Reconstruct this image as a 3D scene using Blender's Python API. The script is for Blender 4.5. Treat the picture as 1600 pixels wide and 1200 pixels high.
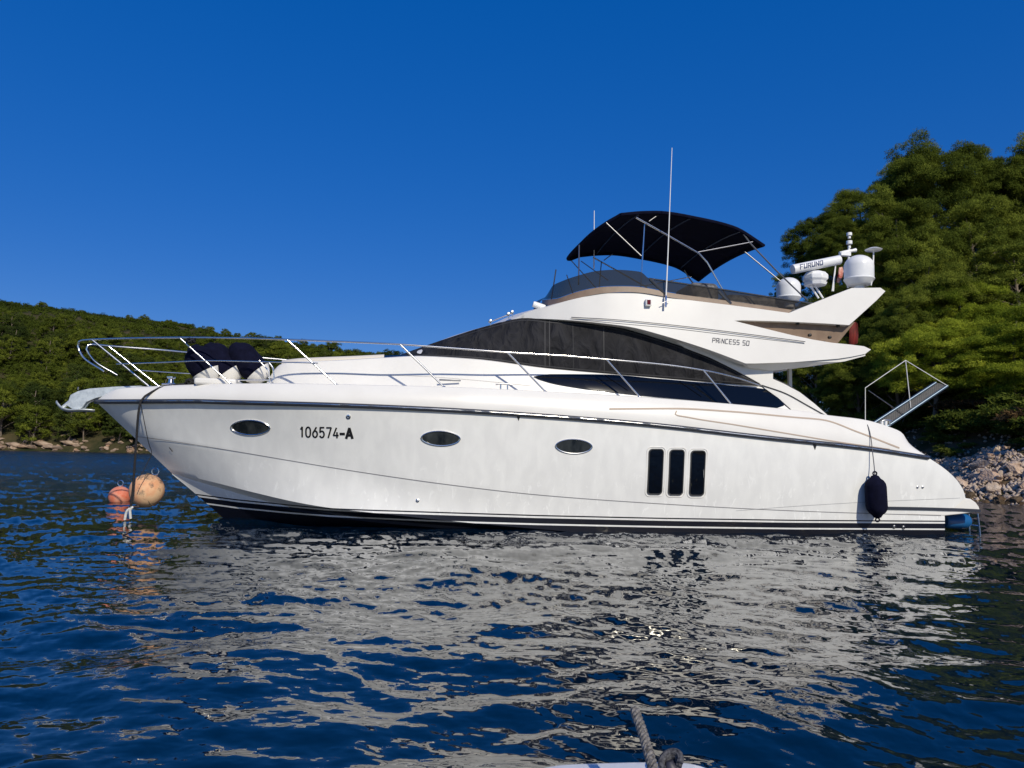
import bpy, math, random
import numpy as np
from mathutils import Vector, Matrix
from mathutils.bvhtree import BVHTree
from mathutils.geometry import delaunay_2d_cdt
R = math.radians
random.seed(7); RNG = np.random.default_rng(11)
for o in list(bpy.data.objects): bpy.data.objects.remove(o)
scn = bpy.context.scene; COL = scn.collection

# ------------------------------------------------------------------ camera, sky, sun, exposure
F = 1200.0; CAMZ = 1.3; PITCH = math.atan(111/1200.0); ROLL = R(1.2)
cam = bpy.data.cameras.new('camera'); camo = bpy.data.objects.new('camera', cam); COL.objects.link(camo)
cam.sensor_width = 36; cam.lens = 36*F/1600; cam.clip_end = 3000; cam.clip_start = 0.05
Fv = Vector((0, math.cos(PITCH), math.sin(PITCH))); Uv0 = Vector((0, -math.sin(PITCH), math.cos(PITCH))); Rv0 = Vector((1, 0, 0))
# the horizon drops to the right: the camera is rolled anticlockwise
Rv = (Rv0*math.cos(ROLL) + Uv0*math.sin(ROLL)); Uv = (Uv0*math.cos(ROLL) - Rv0*math.sin(ROLL))
camo.matrix_world = Matrix(((Rv.x, Uv.x, -Fv.x, 0), (Rv.y, Uv.y, -Fv.y, 0), (Rv.z, Uv.z, -Fv.z, CAMZ), (0, 0, 0, 1)))
CP = Vector((0, 0, CAMZ)); scn.camera = camo
SUN_EL, SUN_AZ = R(35), R(25)          # azimuth: to the right of straight behind the camera
sd = Vector((math.sin(SUN_AZ)*math.cos(SUN_EL), -math.cos(SUN_AZ)*math.cos(SUN_EL), math.sin(SUN_EL)))
world = bpy.data.worlds.new('World'); scn.world = world; world.use_nodes = True
wn = world.node_tree.nodes; wl = world.node_tree.links; wn.clear()
sky = wn.new('ShaderNodeTexSky'); sky.sky_type = 'NISHITA'; sky.sun_disc = False
sky.sun_elevation = SUN_EL; sky.sun_rotation = math.atan2(sd.x, sd.y); sky.air_density = 1.0; sky.dust_density = 0.1; sky.ozone_density = 8.0; sky.altitude = 2500
hsv = wn.new('ShaderNodeHueSaturation'); gam = wn.new('ShaderNodeGamma'); gam.inputs[1].default_value = .4; hsv.inputs['Hue'].default_value = .527; hsv.inputs['Saturation'].default_value = 2.0; hsv.inputs['Value'].default_value = 1.8
bg = wn.new('ShaderNodeBackground'); bg.inputs['Strength'].default_value = 0.15
wo = wn.new('ShaderNodeOutputWorld')
wl.new(sky.outputs[0], gam.inputs[0]); wl.new(gam.outputs[0], hsv.inputs['Color']); wl.new(hsv.outputs[0], bg.inputs[0]); wl.new(bg.outputs[0], wo.inputs[0])
sun = bpy.data.lights.new('sun', 'SUN'); sun.energy = 3.9; sun.angle = R(0.5); sun.color = (1, 0.925, 0.77)
suno = bpy.data.objects.new('sun', sun); COL.objects.link(suno); suno.rotation_euler = sd.to_track_quat('Z', 'Y').to_euler()
suno.location = (10, -20, 30)
scn.view_settings.view_transform = 'Standard'; scn.view_settings.look = 'None'; scn.view_settings.exposure = 0.0; scn.view_settings.gamma = 1
scn.render.engine = 'CYCLES'; scn.cycles.use_denoising = True; scn.cycles.max_bounces = 7; scn.cycles.transparent_max_bounces = 12
scn.cycles.caustics_reflective = True; scn.cycles.sample_clamp_indirect = 4.0

# ------------------------------------------------------------------ pixel rays and the boat's own frame
def ray(u, v):
    return (Fv + Rv*((u-800)/F) + Uv*((600-v)/F))
def wat(u, v, Y):                       # world point on the plane y = Y
    d = ray(u, v); t = Y/d.y; return CP + d*t
def wz(u, v, z):
    d = ray(u, v); t = (z-CAMZ)/d.z; return CP + d*t
YAW = R(9.5)
stem = wz(345, 812, 0.0)
XA = Vector((math.cos(YAW), math.sin(YAW), 0)); YA = Vector((-math.sin(YAW), math.cos(YAW), 0))
BO = stem + XA*7.0; BO.z = 0
BM = Matrix.Translation(BO) @ Matrix.Rotation(YAW, 4, 'Z'); BI = BM.inverted()
CL = BI @ CP
def ldir(u, v): return BI.to_3x3() @ ray(u, v)
def at(u, v, b):                        # boat-local point, b metres to port of the centreline
    d = ldir(u, v); t = (-b - CL.y)/d.y; return CL + d*t
def b2w(p): return BM @ Vector(p)

def pchip(x, y, xi):
    x = np.asarray(x, float); y = np.asarray(y, float); h = np.diff(x); dl = np.diff(y)/h; n = len(x)
    m = np.zeros(n)
    if n == 2: m[:] = dl[0]
    else:
        for k in range(1, n-1):
            if dl[k-1]*dl[k] > 0:
                w1 = 2*h[k]+h[k-1]; w2 = h[k]+2*h[k-1]; m[k] = (w1+w2)/(w1/dl[k-1]+w2/dl[k])
        m[0] = dl[0]; m[-1] = dl[-1]
    i = np.clip(np.searchsorted(x, xi)-1, 0, n-2); t = (xi-x[i])/h[i]
    return ((2*t**3-3*t**2+1)*y[i] + (t**3-2*t**2+t)*h[i]*m[i] + (-2*t**3+3*t**2)*y[i+1] + (t**3-t**2)*h[i]*m[i+1])
def curve3(pts, n):                     # resample 3D control points smoothly
    P = np.array([tuple(p) for p in pts]); d = np.r_[0, np.cumsum(np.linalg.norm(np.diff(P, axis=0), axis=1))]
    t = np.linspace(0, d[-1], n); return np.stack([pchip(d, P[:, k], t) for k in range(3)], 1)
def cpx(ctrl, n): return curve3([at(*c) for c in ctrl], n)
def ip(xs, ys): return lambda x: float(np.interp(x, xs, ys))

# ------------------------------------------------------------------ mesh building
def link(name, me, parent=None):
    o = bpy.data.objects.new(name, me); COL.objects.link(o)
    if parent: o.parent = parent
    return o
def thing(name, label, cat, loc=(0, 0, 0), group=None):
    o = bpy.data.objects.new(name, None); COL.objects.link(o); o.location = loc; o.empty_display_size = .1
    o['label'] = label; o['category'] = cat
    if group: o['group'] = group
    return o
def tag(o, label, cat, group=None, kind=None):
    if label: o['label'] = label
    if cat: o['category'] = cat
    if group: o['group'] = group
    if kind: o['kind'] = kind
    return o
FARP = {}
class MB:
    def __init__(s): s.v = []; s.f = []; s.m = []
    def add(s, vs, fs, mi=0):
        k = len(s.v); s.v += [tuple(map(float, p)) for p in vs]; s.f += [tuple(int(i)+k for i in f) for f in fs]; s.m += [mi]*len(fs); return s
    def tube(s, pts, r, n=8, mi=0, cap=True):
        P = [Vector(p) for p in pts]; rr = r if hasattr(r, '__len__') else [r]*len(P); k = len(s.v); up = None
        for i, p in enumerate(P):
            t = (P[min(i+1, len(P)-1)]-P[max(i-1, 0)]).normalized()
            if up is None: up = t.orthogonal().normalized()
            up = (up - t*up.dot(t)); up = up.normalized() if up.length > 1e-6 else t.orthogonal().normalized()
            w = t.cross(up)
            for j in range(n):
                a = 2*math.pi*j/n; s.v.append(tuple(p + (up*math.cos(a)+w*math.sin(a))*rr[i]))
        c = 0
        for i in range(len(P)-1):
            for j in range(n):
                s.f.append((k+i*n+j, k+i*n+(j+1) % n, k+(i+1)*n+(j+1) % n, k+(i+1)*n+j)); c += 1
        if cap:
            s.f.append(tuple(k+j for j in range(n))[::-1]); s.f.append(tuple(k+(len(P)-1)*n+j for j in range(n))); c += 2
        s.m += [mi]*c; return s
    def lathe(s, prof, c=(0, 0, 0), n=24, axis=(0, 0, 1), mi=0):
        q = Vector((0, 0, 1)).rotation_difference(Vector(axis).normalized()); c = Vector(c); k = len(s.v)
        for r, z in prof:
            for j in range(n):
                a = 2*math.pi*j/n; s.v.append(tuple(c + q @ Vector((r*math.cos(a), r*math.sin(a), z))))
        m = 0
        for i in range(len(prof)-1):
            for j in range(n):
                s.f.append((k+i*n+j, k+i*n+(j+1) % n, k+(i+1)*n+(j+1) % n, k+(i+1)*n+j)); m += 1
        s.f.append(tuple(k+j for j in range(n))[::-1]); s.f.append(tuple(k+(len(prof)-1)*n+j for j in range(n))); m += 2
        s.m += [mi]*m; return s
    def box(s, c, sz, rot=None, mi=0):
        c = Vector(c); q = rot or Matrix.Identity(3)
        vs = [c + q @ Vector((x*sz[0]/2, y*sz[1]/2, z*sz[2]/2)) for x in (-1, 1) for y in (-1, 1) for z in (-1, 1)]
        return s.add(vs, [(0, 1, 3, 2), (4, 6, 7, 5), (0, 4, 5, 1), (2, 3, 7, 6), (0, 2, 6, 4), (1, 5, 7, 3)], mi)
    def grid(s, A, mi=0, flip=False):    # A: rows x cols x 3
        A = np.asarray(A); r, c = A.shape[:2]
        fs = [((i*c+j), (i*c+j+1), ((i+1)*c+j+1), ((i+1)*c+j)) for i in range(r-1) for j in range(c-1)]
        if flip: fs = [f[::-1] for f in fs]
        return s.add(A.reshape(-1, 3), fs, mi)
    def mirror(s):
        k = len(s.v); s.v += [(x, -y, z) for x, y, z in s.v]; s.f += [tuple(i+k for i in f)[::-1] for f in s.f]; s.m += list(s.m); return s
    def build(s, name, mats, parent=None, smooth=40, bevel=0):
        # the two sides of the boat are separate meshes of the same kind
        if parent is not None and FARP.get('root') and (parent == FARP['root'] or parent.name in FARP) and s.v:
            ys = np.array([v[1] for v in s.v])
            if np.abs(ys).min() > .05 and ys.min() < 0 < ys.max():
                fs_ = np.array([ys[f[0]] < 0 for f in s.f]); res = []
                for near_ in (True, False):
                    h_ = MB(); mp_ = {}
                    for f, mi, nr_ in zip(s.f, s.m, fs_):
                        if bool(nr_) != near_: continue
                        g_ = []
                        for i in f:
                            if i not in mp_: mp_[i] = len(h_.v); h_.v.append(s.v[i])
                            g_.append(mp_[i])
                        h_.f.append(tuple(g_)); h_.m.append(mi)
                    p_ = parent if near_ else FARP.get(parent.name, parent)
                    res.append(h_._build(name, mats, p_, smooth, bevel))
                FARP[res[0].name] = res[1]; return res[0]
        return s._build(name, mats, parent, smooth, bevel)
    def _build(s, name, mats, parent=None, smooth=40, bevel=0):
        me = bpy.data.meshes.new(name); me.from_pydata(s.v, [], s.f); me.update()
        for m in (mats if isinstance(mats, (list, tuple)) else [mats]): me.materials.append(m)
        me.polygons.foreach_set('material_index', s.m)
        if smooth:
            me.polygons.foreach_set('use_smooth', [True]*len(s.f)); me.set_sharp_from_angle(angle=R(smooth))
        o = link(name, me, parent)
        if bevel:
            b = o.modifiers.new('bevel', 'BEVEL'); b.width = bevel; b.segments = 3; b.limit_method = 'ANGLE'; b.angle_limit = R(40)
        return o
    def bvh(s): return BVHTree.FromPolygons([Vector(v) for v in s.v], s.f)

def hit(bvh, u, v):
    d = ldir(u, v).normalized(); h, n, i, l = bvh.ray_cast(CL, d)
    if h is None: return None, None
    if n.dot(d) > 0: n = -n
    return h, n
def decal(outline, surf, off, th=0.0, grid=10, mb=None, mi=0, mirror=True):
    """a traced outline laid on a surface (bvh, or function (u,v)->(point,normal)), both sides of the boat"""
    f = surf if callable(surf) else (lambda u, v: hit(surf, u, v))
    us = [p[0] for p in outline]; vs = [p[1] for p in outline]
    pts = [Vector(p) for p in outline]; n = len(pts); inner = []
    def inside(x, y):
        c = False; j = n-1
        for i in range(n):
            if (vs[i] > y) != (vs[j] > y) and x < (us[j]-us[i])*(y-vs[i])/(vs[j]-vs[i])+us[i]: c = not c
            j = i
        return c
    def near(x, y):
        for i in range(n):
            a, b = pts[i-1], pts[i]; ab = b-a; t = max(0, min(1, (Vector((x, y))-a).dot(ab)/max(ab.length_squared, 1e-9)))
            if (a+ab*t-Vector((x, y))).length < grid*.35: return True
        return False
    if grid:
        for x in np.arange(min(us)+grid/2, max(us), grid):
            for y in np.arange(min(vs)+grid/2, max(vs), grid):
                if inside(x, y) and not near(x, y): inner.append(Vector((x, y)))
    V, E, Fc, *_ = delaunay_2d_cdt(pts+inner, [], [list(range(n))], 1, 1e-5)
    P = []
    for p in V:
        h, nn = f(p.x, p.y)
        if h is None:
            for dx, dy in ((0, 1), (0, -1), (1, 0), (-1, 0), (2, 2), (-2, -2), (0, 3), (0, -3), (0, 6), (0, -6), (6, 0), (-6, 0)):
                h, nn = f(p.x+dx, p.y+dy)
                if h is not None: break
        if h is None: h, nn = at(p.x, p.y, 1.5), Vector((0, -1, 0))
        P.append((h, nn))
    m = mb or MB(); t = MB()
    out = [h + nn*off for h, nn in P]; Fc = [tuple(g)[::-1] for g in Fc]
    t.add(out, Fc, mi)
    if th:
        inn = [h + nn*(off-th) for h, nn in P]; e = {}
        for g in Fc:
            for a, b in zip(g, g[1:]+g[:1]): e[(a, b)] = 1
        k = len(V); bd = [(a, b) for (a, b) in e if (b, a) not in e]
        t.add(out+inn, [(b, a, a+k, b+k) for a, b in bd], mi)
    if mirror: t.mirror()
    m.add(t.v, t.f, mi); return m
def ribbon(path, surf, w, off, mb=None, mi=0, mirror=True, n=None, closed=False, smooth=True):
    f = surf if callable(surf) else (lambda u, v: hit(surf, u, v))
    P = np.array(path, float)
    if closed: P = np.vstack([P, P[:1]])
    d = np.r_[0, np.cumsum(np.linalg.norm(np.diff(P, axis=0), axis=1))]; n = n or max(2, int(d[-1]/6)+1)
    t = np.linspace(0, d[-1], n) if smooth else d
    Q = np.stack([(pchip if len(P) > 2 and smooth else np.interp)(*( (d, P[:, k], t) if (len(P) > 2 and smooth) else (t, d, P[:, k]))) for k in (0, 1)], 1)
    H = []
    for u, v in Q:
        h, nn = f(u, v)
        if h is not None: H.append((h, nn))
    t_ = MB(); vs = []
    for i, (h, nn) in enumerate(H):
        tg = (H[min(i+1, len(H)-1)][0]-H[max(i-1, 0)][0]).normalized(); s = tg.cross(nn).normalized()*(w/2)
        vs += [h+nn*off+s, h+nn*off-s]
    t_.add(vs, [(2*i, 2*i+1, 2*i+3, 2*i+2) for i in range(len(H)-1)])
    if mirror: t_.mirror()
    m = mb or MB(); m.add(t_.v, t_.f, mi); return m
def stroke(pts, surf, w, off, mb):
    for a, b in zip(pts[:-1], pts[1:]):
        d = math.hypot(b[0]-a[0], b[1]-a[1]) or 1; e = .22*w*85; ex, ey = (b[0]-a[0])/d*e, (b[1]-a[1])/d*e
        q0, q1 = (a[0]-ex, a[1]-ey), (b[0]+ex, b[1]+ey)
        ribbon([(q0[0]+(q1[0]-q0[0])*t, q0[1]+(q1[1]-q0[1])*t) for t in (0, .25, .5, .75, 1)], surf, w, off, mb, smooth=False, mirror=False)
def slab(outline, bf, th, grid=14, mirror=True):
    """a moulding traced in profile: outer skin at b = bf(u, v), th metres thick, on both sides of the boat"""
    n = len(outline); pts = [Vector(p) for p in outline]
    us = [p[0] for p in outline]; vs = [p[1] for p in outline]
    def inside(x, y):
        c = False; j = n-1
        for i in range(n):
            if (vs[i] > y) != (vs[j] > y) and x < (us[j]-us[i])*(y-vs[i])/(vs[j]-vs[i])+us[i]: c = not c
            j = i
        return c
    inner = []
    for x in np.arange(min(us)+grid/2, max(us), grid):
        for y in np.arange(min(vs)+grid/2, max(vs), grid):
            if inside(x, y) and min((pts[i]-Vector((x, y))).length for i in range(n)) > grid*.4: inner.append(Vector((x, y)))
    V, E, Fc, *_ = delaunay_2d_cdt(pts+inner, [], [list(range(n))], 1, 1e-5)
    out = [at(p.x, p.y, bf(p.x, p.y)) for p in V]; inn = [p+Vector((0, th, 0)) for p in out]; k = len(V)
    Fc = [tuple(g)[::-1] for g in Fc]; e = {}
    for g in Fc:
        for a, b in zip(g, g[1:]+g[:1]): e[(a, b)] = 1
    bd = [(a, b) for (a, b) in e if (b, a) not in e]
    m = MB(); m.add(out+inn, Fc+[tuple(i+k for i in g)[::-1] for g in Fc]+[(b, a, a+k, b+k) for a, b in bd])
    if mirror: m.mirror()
    return m
def smoothline(pts, step=8):
    P = np.array(pts, float); d = np.r_[0, np.cumsum(np.linalg.norm(np.diff(P, axis=0), axis=1))]
    t = np.linspace(0, d[-1], max(2, int(d[-1]/step)+1)); return [(float(a), float(b)) for a, b in zip(pchip(d, P[:, 0], t), pchip(d, P[:, 1], t))]

# ------------------------------------------------------------------ materials
def mat(name, col=(.8, .8, .8), rough=.5, metal=0, spec=.5, coat=0, ior=1.45):
    m = bpy.data.materials.new(name); m.use_nodes = True; b = m.node_tree.nodes['Principled BSDF']
    b.inputs['Base Color'].default_value = (*col, 1); b.inputs['Roughness'].default_value = rough; b.inputs['Metallic'].default_value = metal
    b.inputs['Specular IOR Level'].default_value = spec; b.inputs['Coat Weight'].default_value = coat; b.inputs['Coat Roughness'].default_value = .05; b.inputs['IOR'].default_value = ior
    return m
def N(m, t, **k):
    n = m.node_tree.nodes.new('ShaderNode'+t)
    for a, b in k.items(): setattr(n, a, b)
    return n
def L(m, a, b): m.node_tree.links.new(a, b)
def noisecol(m, c1, c2, scale, stretch=(1, 1, 1), detail=6, lo=.35, hi=.65, bump=0, coord='Object', bscale=None, bdist=.02, rough=.6):
    b = m.node_tree.nodes['Principled BSDF']; tc = N(m, 'TexCoord'); mp = N(m, 'Mapping'); mp.inputs['Scale'].default_value = stretch
    no = N(m, 'TexNoise'); no.inputs['Scale'].default_value = scale; no.inputs['Detail'].default_value = detail; no.inputs['Roughness'].default_value = rough
    cr = N(m, 'ValToRGB'); cr.color_ramp.elements[0].position = lo; cr.color_ramp.elements[1].position = hi
    cr.color_ramp.elements[0].color = (*c1, 1); cr.color_ramp.elements[1].color = (*c2, 1)
    L(m, tc.outputs[coord], mp.inputs[0]); L(m, mp.outputs[0], no.inputs['Vector']); L(m, no.outputs[0], cr.inputs[0]); L(m, cr.outputs[0], b.inputs['Base Color'])
    if bump:
        n2 = N(m, 'TexNoise'); n2.inputs['Scale'].default_value = bscale or scale*3; n2.inputs['Detail'].default_value = 8; L(m, mp.outputs[0], n2.inputs['Vector'])
        bp = N(m, 'Bump'); bp.inputs['Strength'].default_value = bump; bp.inputs['Distance'].default_value = bdist; L(m, n2.outputs[0], bp.inputs['Height']); L(m, bp.outputs[0], b.inputs['Normal'])
    return m
GEL = noisecol(mat('gelcoat', rough=.36, coat=.15), (.71, .69, .655), (.76, .745, .71), 1.6, lo=.3, hi=.7)
GELC = mat('gelcoat_cream', (.74, .68, .58), .35, coat=.2)
STEEL = mat('polished_steel', (.82, .80, .76), .24, 1)
DSTEEL = mat('grey_steel', (.24, .24, .25), .38, 1)
NAVY = noisecol(mat('navy_canvas', rough=.95, spec=.15), (.0025, .003, .012), (.005, .006, .021), 9, bump=.3, bscale=60, bdist=.004)
RUB = mat('rubbing_strake', (.035, .04, .055), .4, 0)
DARKG = mat('window_glass', (.003, .004, .006), .05, 0, .5, coat=.1)
BLACKR = mat('black_rubber', (.012, .012, .013), .5)
WHITEP = mat('white_plastic', (.8, .8, .79), .35)
RADW = noisecol(mat('radome_white', rough=.3), (.72, .73, .74), (.8, .8, .8), 4)
TAN = noisecol(mat('tan_moulding', rough=.5), (.19, .13, .09), (.24, .17, .12), 6)
GROOVE = mat('groove_tan', (.42, .33, .26), .6)
LINE = mat('hull_line', (.22, .21, .22), .5)
LETTER = mat('lettering_black', (.012, .012, .014), .4)
LETB = mat('lettering_blue', (.01, .03, .12), .4)
SHADE = mat('cockpit_shade', (.06, .045, .035), .6)  # dark brown stands in for the shade inside the cockpit
CANV = mat('cover_mesh', (.02, .02, .023), .8, spec=.25)
MULL = mat('mullion_black', (.003, .003, .003), 1, spec=0)
def cover_nodes():
    m = CANV; b = m.node_tree.nodes['Principled BSDF']; tc = N(m, 'TexCoord')
    mp = N(m, 'Mapping'); mp.inputs['Scale'].default_value = (1.5, 1, .8); mp.inputs['Rotation'].default_value = (0, .5, 0)
    n1 = N(m, 'TexNoise'); n1.inputs['Scale'].default_value = 2.6; n1.inputs['Detail'].default_value = 5; n1.inputs['Distortion'].default_value = .8
    cr = N(m, 'ValToRGB'); cr.color_ramp.elements[0].position = .35; cr.color_ramp.elements[1].position = .72
    cr.color_ramp.elements[0].color = (.012, .012, .014, 1); cr.color_ramp.elements[1].color = (.026, .026, .03, 1)
    L(m, tc.outputs['Object'], mp.inputs[0]); L(m, mp.outputs[0], n1.inputs['Vector']); L(m, n1.outputs[0], cr.inputs[0])
    L(m, cr.outputs[0], b.inputs['Base Color'])
    bp = N(m, 'Bump'); bp.inputs['Strength'].default_value = 1; bp.inputs['Distance'].default_value = .16; n1.inputs['Roughness'].default_value = .45; L(m, n1.outputs[0], bp.inputs['Height'])
    L(m, bp.outputs[0], b.inputs['Normal'])
cover_nodes()
def hull_mat():
    m = mat('hull_gelcoat', rough=.42, coat=.1); b = m.node_tree.nodes['Principled BSDF']
    at_ = N(m, 'Attribute'); at_.attribute_name = 'stripe'
    cr = N(m, 'ValToRGB'); cr.color_ramp.interpolation = 'CONSTANT'; e = cr.color_ramp.elements
    W = (1, 1, 1, 1); K = (0, 0, 0, 1)
    # stripe attribute: 0.5 at the top line, metres below it / 1 m
    stops = [(0, W), (.5, K), (.522, W), (.553, K), (.645, W), (.672, K)]
    e[0].position = 0; e[0].color = W; e[1].position = .5; e[1].color = K
    for p, c in stops[2:]:
        q = e.new(p); q.color = c
    L(m, at_.outputs['Fac'], cr.inputs[0])
    tc = N(m, 'TexCoord'); mp = N(m, 'Mapping'); mp.inputs['Scale'].default_value = (1.6, 1, .7); L(m, tc.outputs['Object'], mp.inputs[0])
    n1 = N(m, 'TexNoise'); n1.inputs['Scale'].default_value = 3.2; n1.inputs['Detail'].default_value = 5; n1.inputs['Distortion'].default_value = .3; L(m, mp.outputs[0], n1.inputs['Vector'])
    c2 = N(m, 'ValToRGB'); c2.color_ramp.elements[0].position = .38; c2.color_ramp.elements[1].position = .66
    c2.color_ramp.elements[0].color = (.74, .74, .725, 1); c2.color_ramp.elements[1].color = (.805, .805, .785, 1); L(m, n1.outputs[0], c2.inputs[0])
    # pale flecks painted as light rippling up off the water, denser low down
    mp3 = N(m, 'Mapping'); mp3.inputs['Scale'].default_value = (2.2, 1, 1.0); L(m, tc.outputs['Object'], mp3.inputs[0])
    n3 = N(m, 'TexNoise'); n3.inputs['Scale'].default_value = 4.5; n3.inputs['Detail'].default_value = 9; n3.inputs['Roughness'].default_value = .62; n3.inputs['Distortion'].default_value = .7; L(m, mp3.outputs[0], n3.inputs['Vector'])
    c3 = N(m, 'ValToRGB'); c3.color_ramp.elements[0].position = .585; c3.color_ramp.elements[1].position = .66; L(m, n3.outputs[0], c3.inputs[0])
    sp = N(m, 'SeparateXYZ'); L(m, tc.outputs['Object'], sp.inputs[0])
    mr = N(m, 'MapRange'); mr.inputs['From Min'].default_value = .2; mr.inputs['From Max'].default_value = 1.5; mr.inputs['To Min'].default_value = .85; mr.inputs['To Max'].default_value = 0; L(m, sp.outputs['Z'], mr.inputs['Value'])
    mu = N(m, 'Math', operation='MULTIPLY'); L(m, c3.outputs[0], mu.inputs[0]); L(m, mr.outputs[0], mu.inputs[1])
    mx0 = N(m, 'MixRGB'); mx0.inputs['Color2'].default_value = (.93, .93, .91, 1); L(m, mu.outputs[0], mx0.inputs['Fac']); L(m, c2.outputs[0], mx0.inputs['Color1'])
    mx = N(m, 'MixRGB'); mx.inputs['Color1'].default_value = (.004, .005, .012, 1)
    L(m, cr.outputs[0], mx.inputs['Fac']); L(m, mx0.outputs[0], mx.inputs['Color2']); L(m, mx.outputs[0], b.inputs['Base Color'])
    return m
HULL = hull_mat()
def glass_mat(name, tint, alpha):
    m = bpy.data.materials.new(name); m.use_nodes = True; nt = m.node_tree; nt.nodes.clear()
    o = N(m, 'OutputMaterial'); tr = N(m, 'BsdfTransparent'); tr.inputs[0].default_value = (*tint, 1)
    pb = N(m, 'BsdfPrincipled'); pb.inputs['Base Color'].default_value = (.075, .07, .06, 1); pb.inputs['Roughness'].default_value = .05
    mx = N(m, 'MixShader'); mx.inputs[0].default_value = alpha; L(m, tr.outputs[0], mx.inputs[1]); L(m, pb.outputs[0], mx.inputs[2]); L(m, mx.outputs[0], o.inputs[0]); return m
SMOKE = glass_mat('smoked_acrylic', (.24, .215, .18), .36)

# ================================================================== THE MOTOR YACHT
Y = thing('motor_yacht', 'large white flybridge motor yacht with black window covers moored beside the rocky shore', 'yacht')
Y.matrix_world = BM; FARP['root'] = Y
NC = 190
Bs_u = [150, 158, 186, 233, 300, 360, 430, 526, 694, 852, 1000, 1200, 1350, 1450]
Bs_b = [.02, .22, .50, .78, 1.14, 1.42, 1.68, 1.90, 2.08, 2.15, 2.18, 2.18, 2.14, 2.10]
Sv = ip([150, 300, 500, 650, 800, 1000, 1200, 1350, 1450], [627.5, 627, 632, 638, 646, 662, 684, 700, 715])
S = cpx([(u, Sv(u), b) for u, b in zip(Bs_u, Bs_b)], NC)
KN = cpx([(207, 681, .02), (232, 684, .33), (300, 694, .76), (380, 707, 1.10), (450, 719, 1.34), (560, 737, 1.62), (700, 757, 1.85), (840, 773, 1.93), (1000, 785, 2.0), (1240, 798, 2.04), (1476, 806, 2.02)], NC)
CHo = cpx([(266, 737, .02), (290, 743, .2), (340, 755, .56), (395, 769, .92), (470, 786, 1.3), (512, 793, 1.46), (600, 803, 1.67), (800, 823, 1.82), (1000, 838, 1.9), (1240, 846, 1.93), (1474, 848, 1.93)], NC)
CHi = cpx([(268, 739, .01), (295, 748, .12), (345, 763, .36), (400, 779, .64), (470, 796, .98), (512, 803, 1.14), (600, 813, 1.4), (800, 829, 1.66), (1000, 842, 1.76), (1240, 850, 1.8), (1472, 852, 1.8)], NC)
CHj = CHi + np.array([0, .01, -.05])*np.minimum(1, np.linspace(0, 8, NC))[:, None]
KE = cpx([(269, 741, 0), (305, 771, 0), (345, 806, 0), (372, 830, 0), (430, 850, 0), (520, 860, 0), (800, 866, 0), (1472, 862, 0)], NC)
rows = []
s_ = np.linspace(0, 1, NC); wq = np.clip((s_-.72)/.28, 0, 1); wq = wq*wq*(3-2*wq)
PLc = S*.3+KN*.7; PLc += wq[:, None]*(np.array(at(1507, 778, 2.03))-PLc[-1])[None, :]
s_ = np.linspace(0, 1, NC); conc = np.interp(s_, [0, .06, .25, .45, .7, 1], [0, .02, .025, .0, -.035, -.03])
for t in np.linspace(0, 1, 10)[:-1]:
    r = S*(1-t)+PLc*t; tt_ = t*.7; r[:, 1] += conc*4*tt_*(1-tt_); r[:, 0] += .16*4*t*(1-t)*wq**6; rows.append(r)
for t in np.linspace(0, 1, 5)[:-1]:
    r = PLc*(1-t)+KN*t; tt_ = .7+t*.3; r[:, 1] += conc*4*tt_*(1-tt_); rows.append(r)
for t in np.linspace(0, 1, 9)[:-1]:
    r = KN*(1-t)+CHo*t; r[:, 1] += np.interp(s_, [0, .1, .3, .6, 1], [0, .03, .03, -.0, -.02])*4*t*(1-t); rows.append(r)
rows += [CHo, CHi, CHj]
for t in (.2, .4, .6, .8, 1):
    rows.append(CHj*(1-t)+KE*t)
HG = np.array(rows); HG[:, :, 1] = np.minimum(HG[:, :, 1], -.004)
hull = MB().grid(HG, flip=True)
# stern: raked transom closing both sides
st = HG[:, -1]
hb = hull.bvh(); hull.mirror()
k = len(hull.v); hull.add([tuple(p) for p in st]+[(p[0], -p[1], p[2]) for p in st], [(i, i+1, len(st)+i+1, len(st)+i) for i in range(len(st)-1)])
ho = hull.build('hull', HULL, Y, smooth=24)
T1c = [(305, 771.5), (370, 780), (435, 786.5), (512, 793.5), (620, 797.5), (840, 804.5), (1040, 809), (1240, 812), (1472, 813.5)]
tx = []; tz = []
for u, v in T1c:
    h, _ = hit(hb, u, v)
    if h is None: h = at(u, v, .0 if u < 320 else 1.9)
    tx.append(h.x); tz.append(h.z)
print('T1', [(round(a, 2), round(b, 2)) for a, b in zip(tx, tz)])
tx[0] = min(tx[0], tx[1]-.3)
att = ho.data.attributes.new('stripe', 'FLOAT', 'POINT')
V = np.array(hull.v); zt = np.interp(V[:, 0], tx, tz); zt = np.where(V[:, 0] < tx[0], tz[0]+(tx[0]-V[:, 0])*.02, zt)
stripe_scale = 1.0
att.data.foreach_set('value', np.clip(.5+(zt-V[:, 2])*1.0, 0, 1))
# styling lines
ln = ribbon([(207, 681), (232, 684), (300, 694), (380, 707), (450, 719), (560, 737), (700, 757), (840, 773), (1000, 785), (1240, 798), (1470, 805.6)], hb, .011, .006, n=160)
ln.build('hull_line', LINE, Y, smooth=0)
ribbon([(1150, 798), (1240, 791), (1360, 784), (1500, 778)], hb, .007, .005).build('hull_line', mat('faint_line', (.45, .45, .45), .5), Y, smooth=0)
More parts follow.
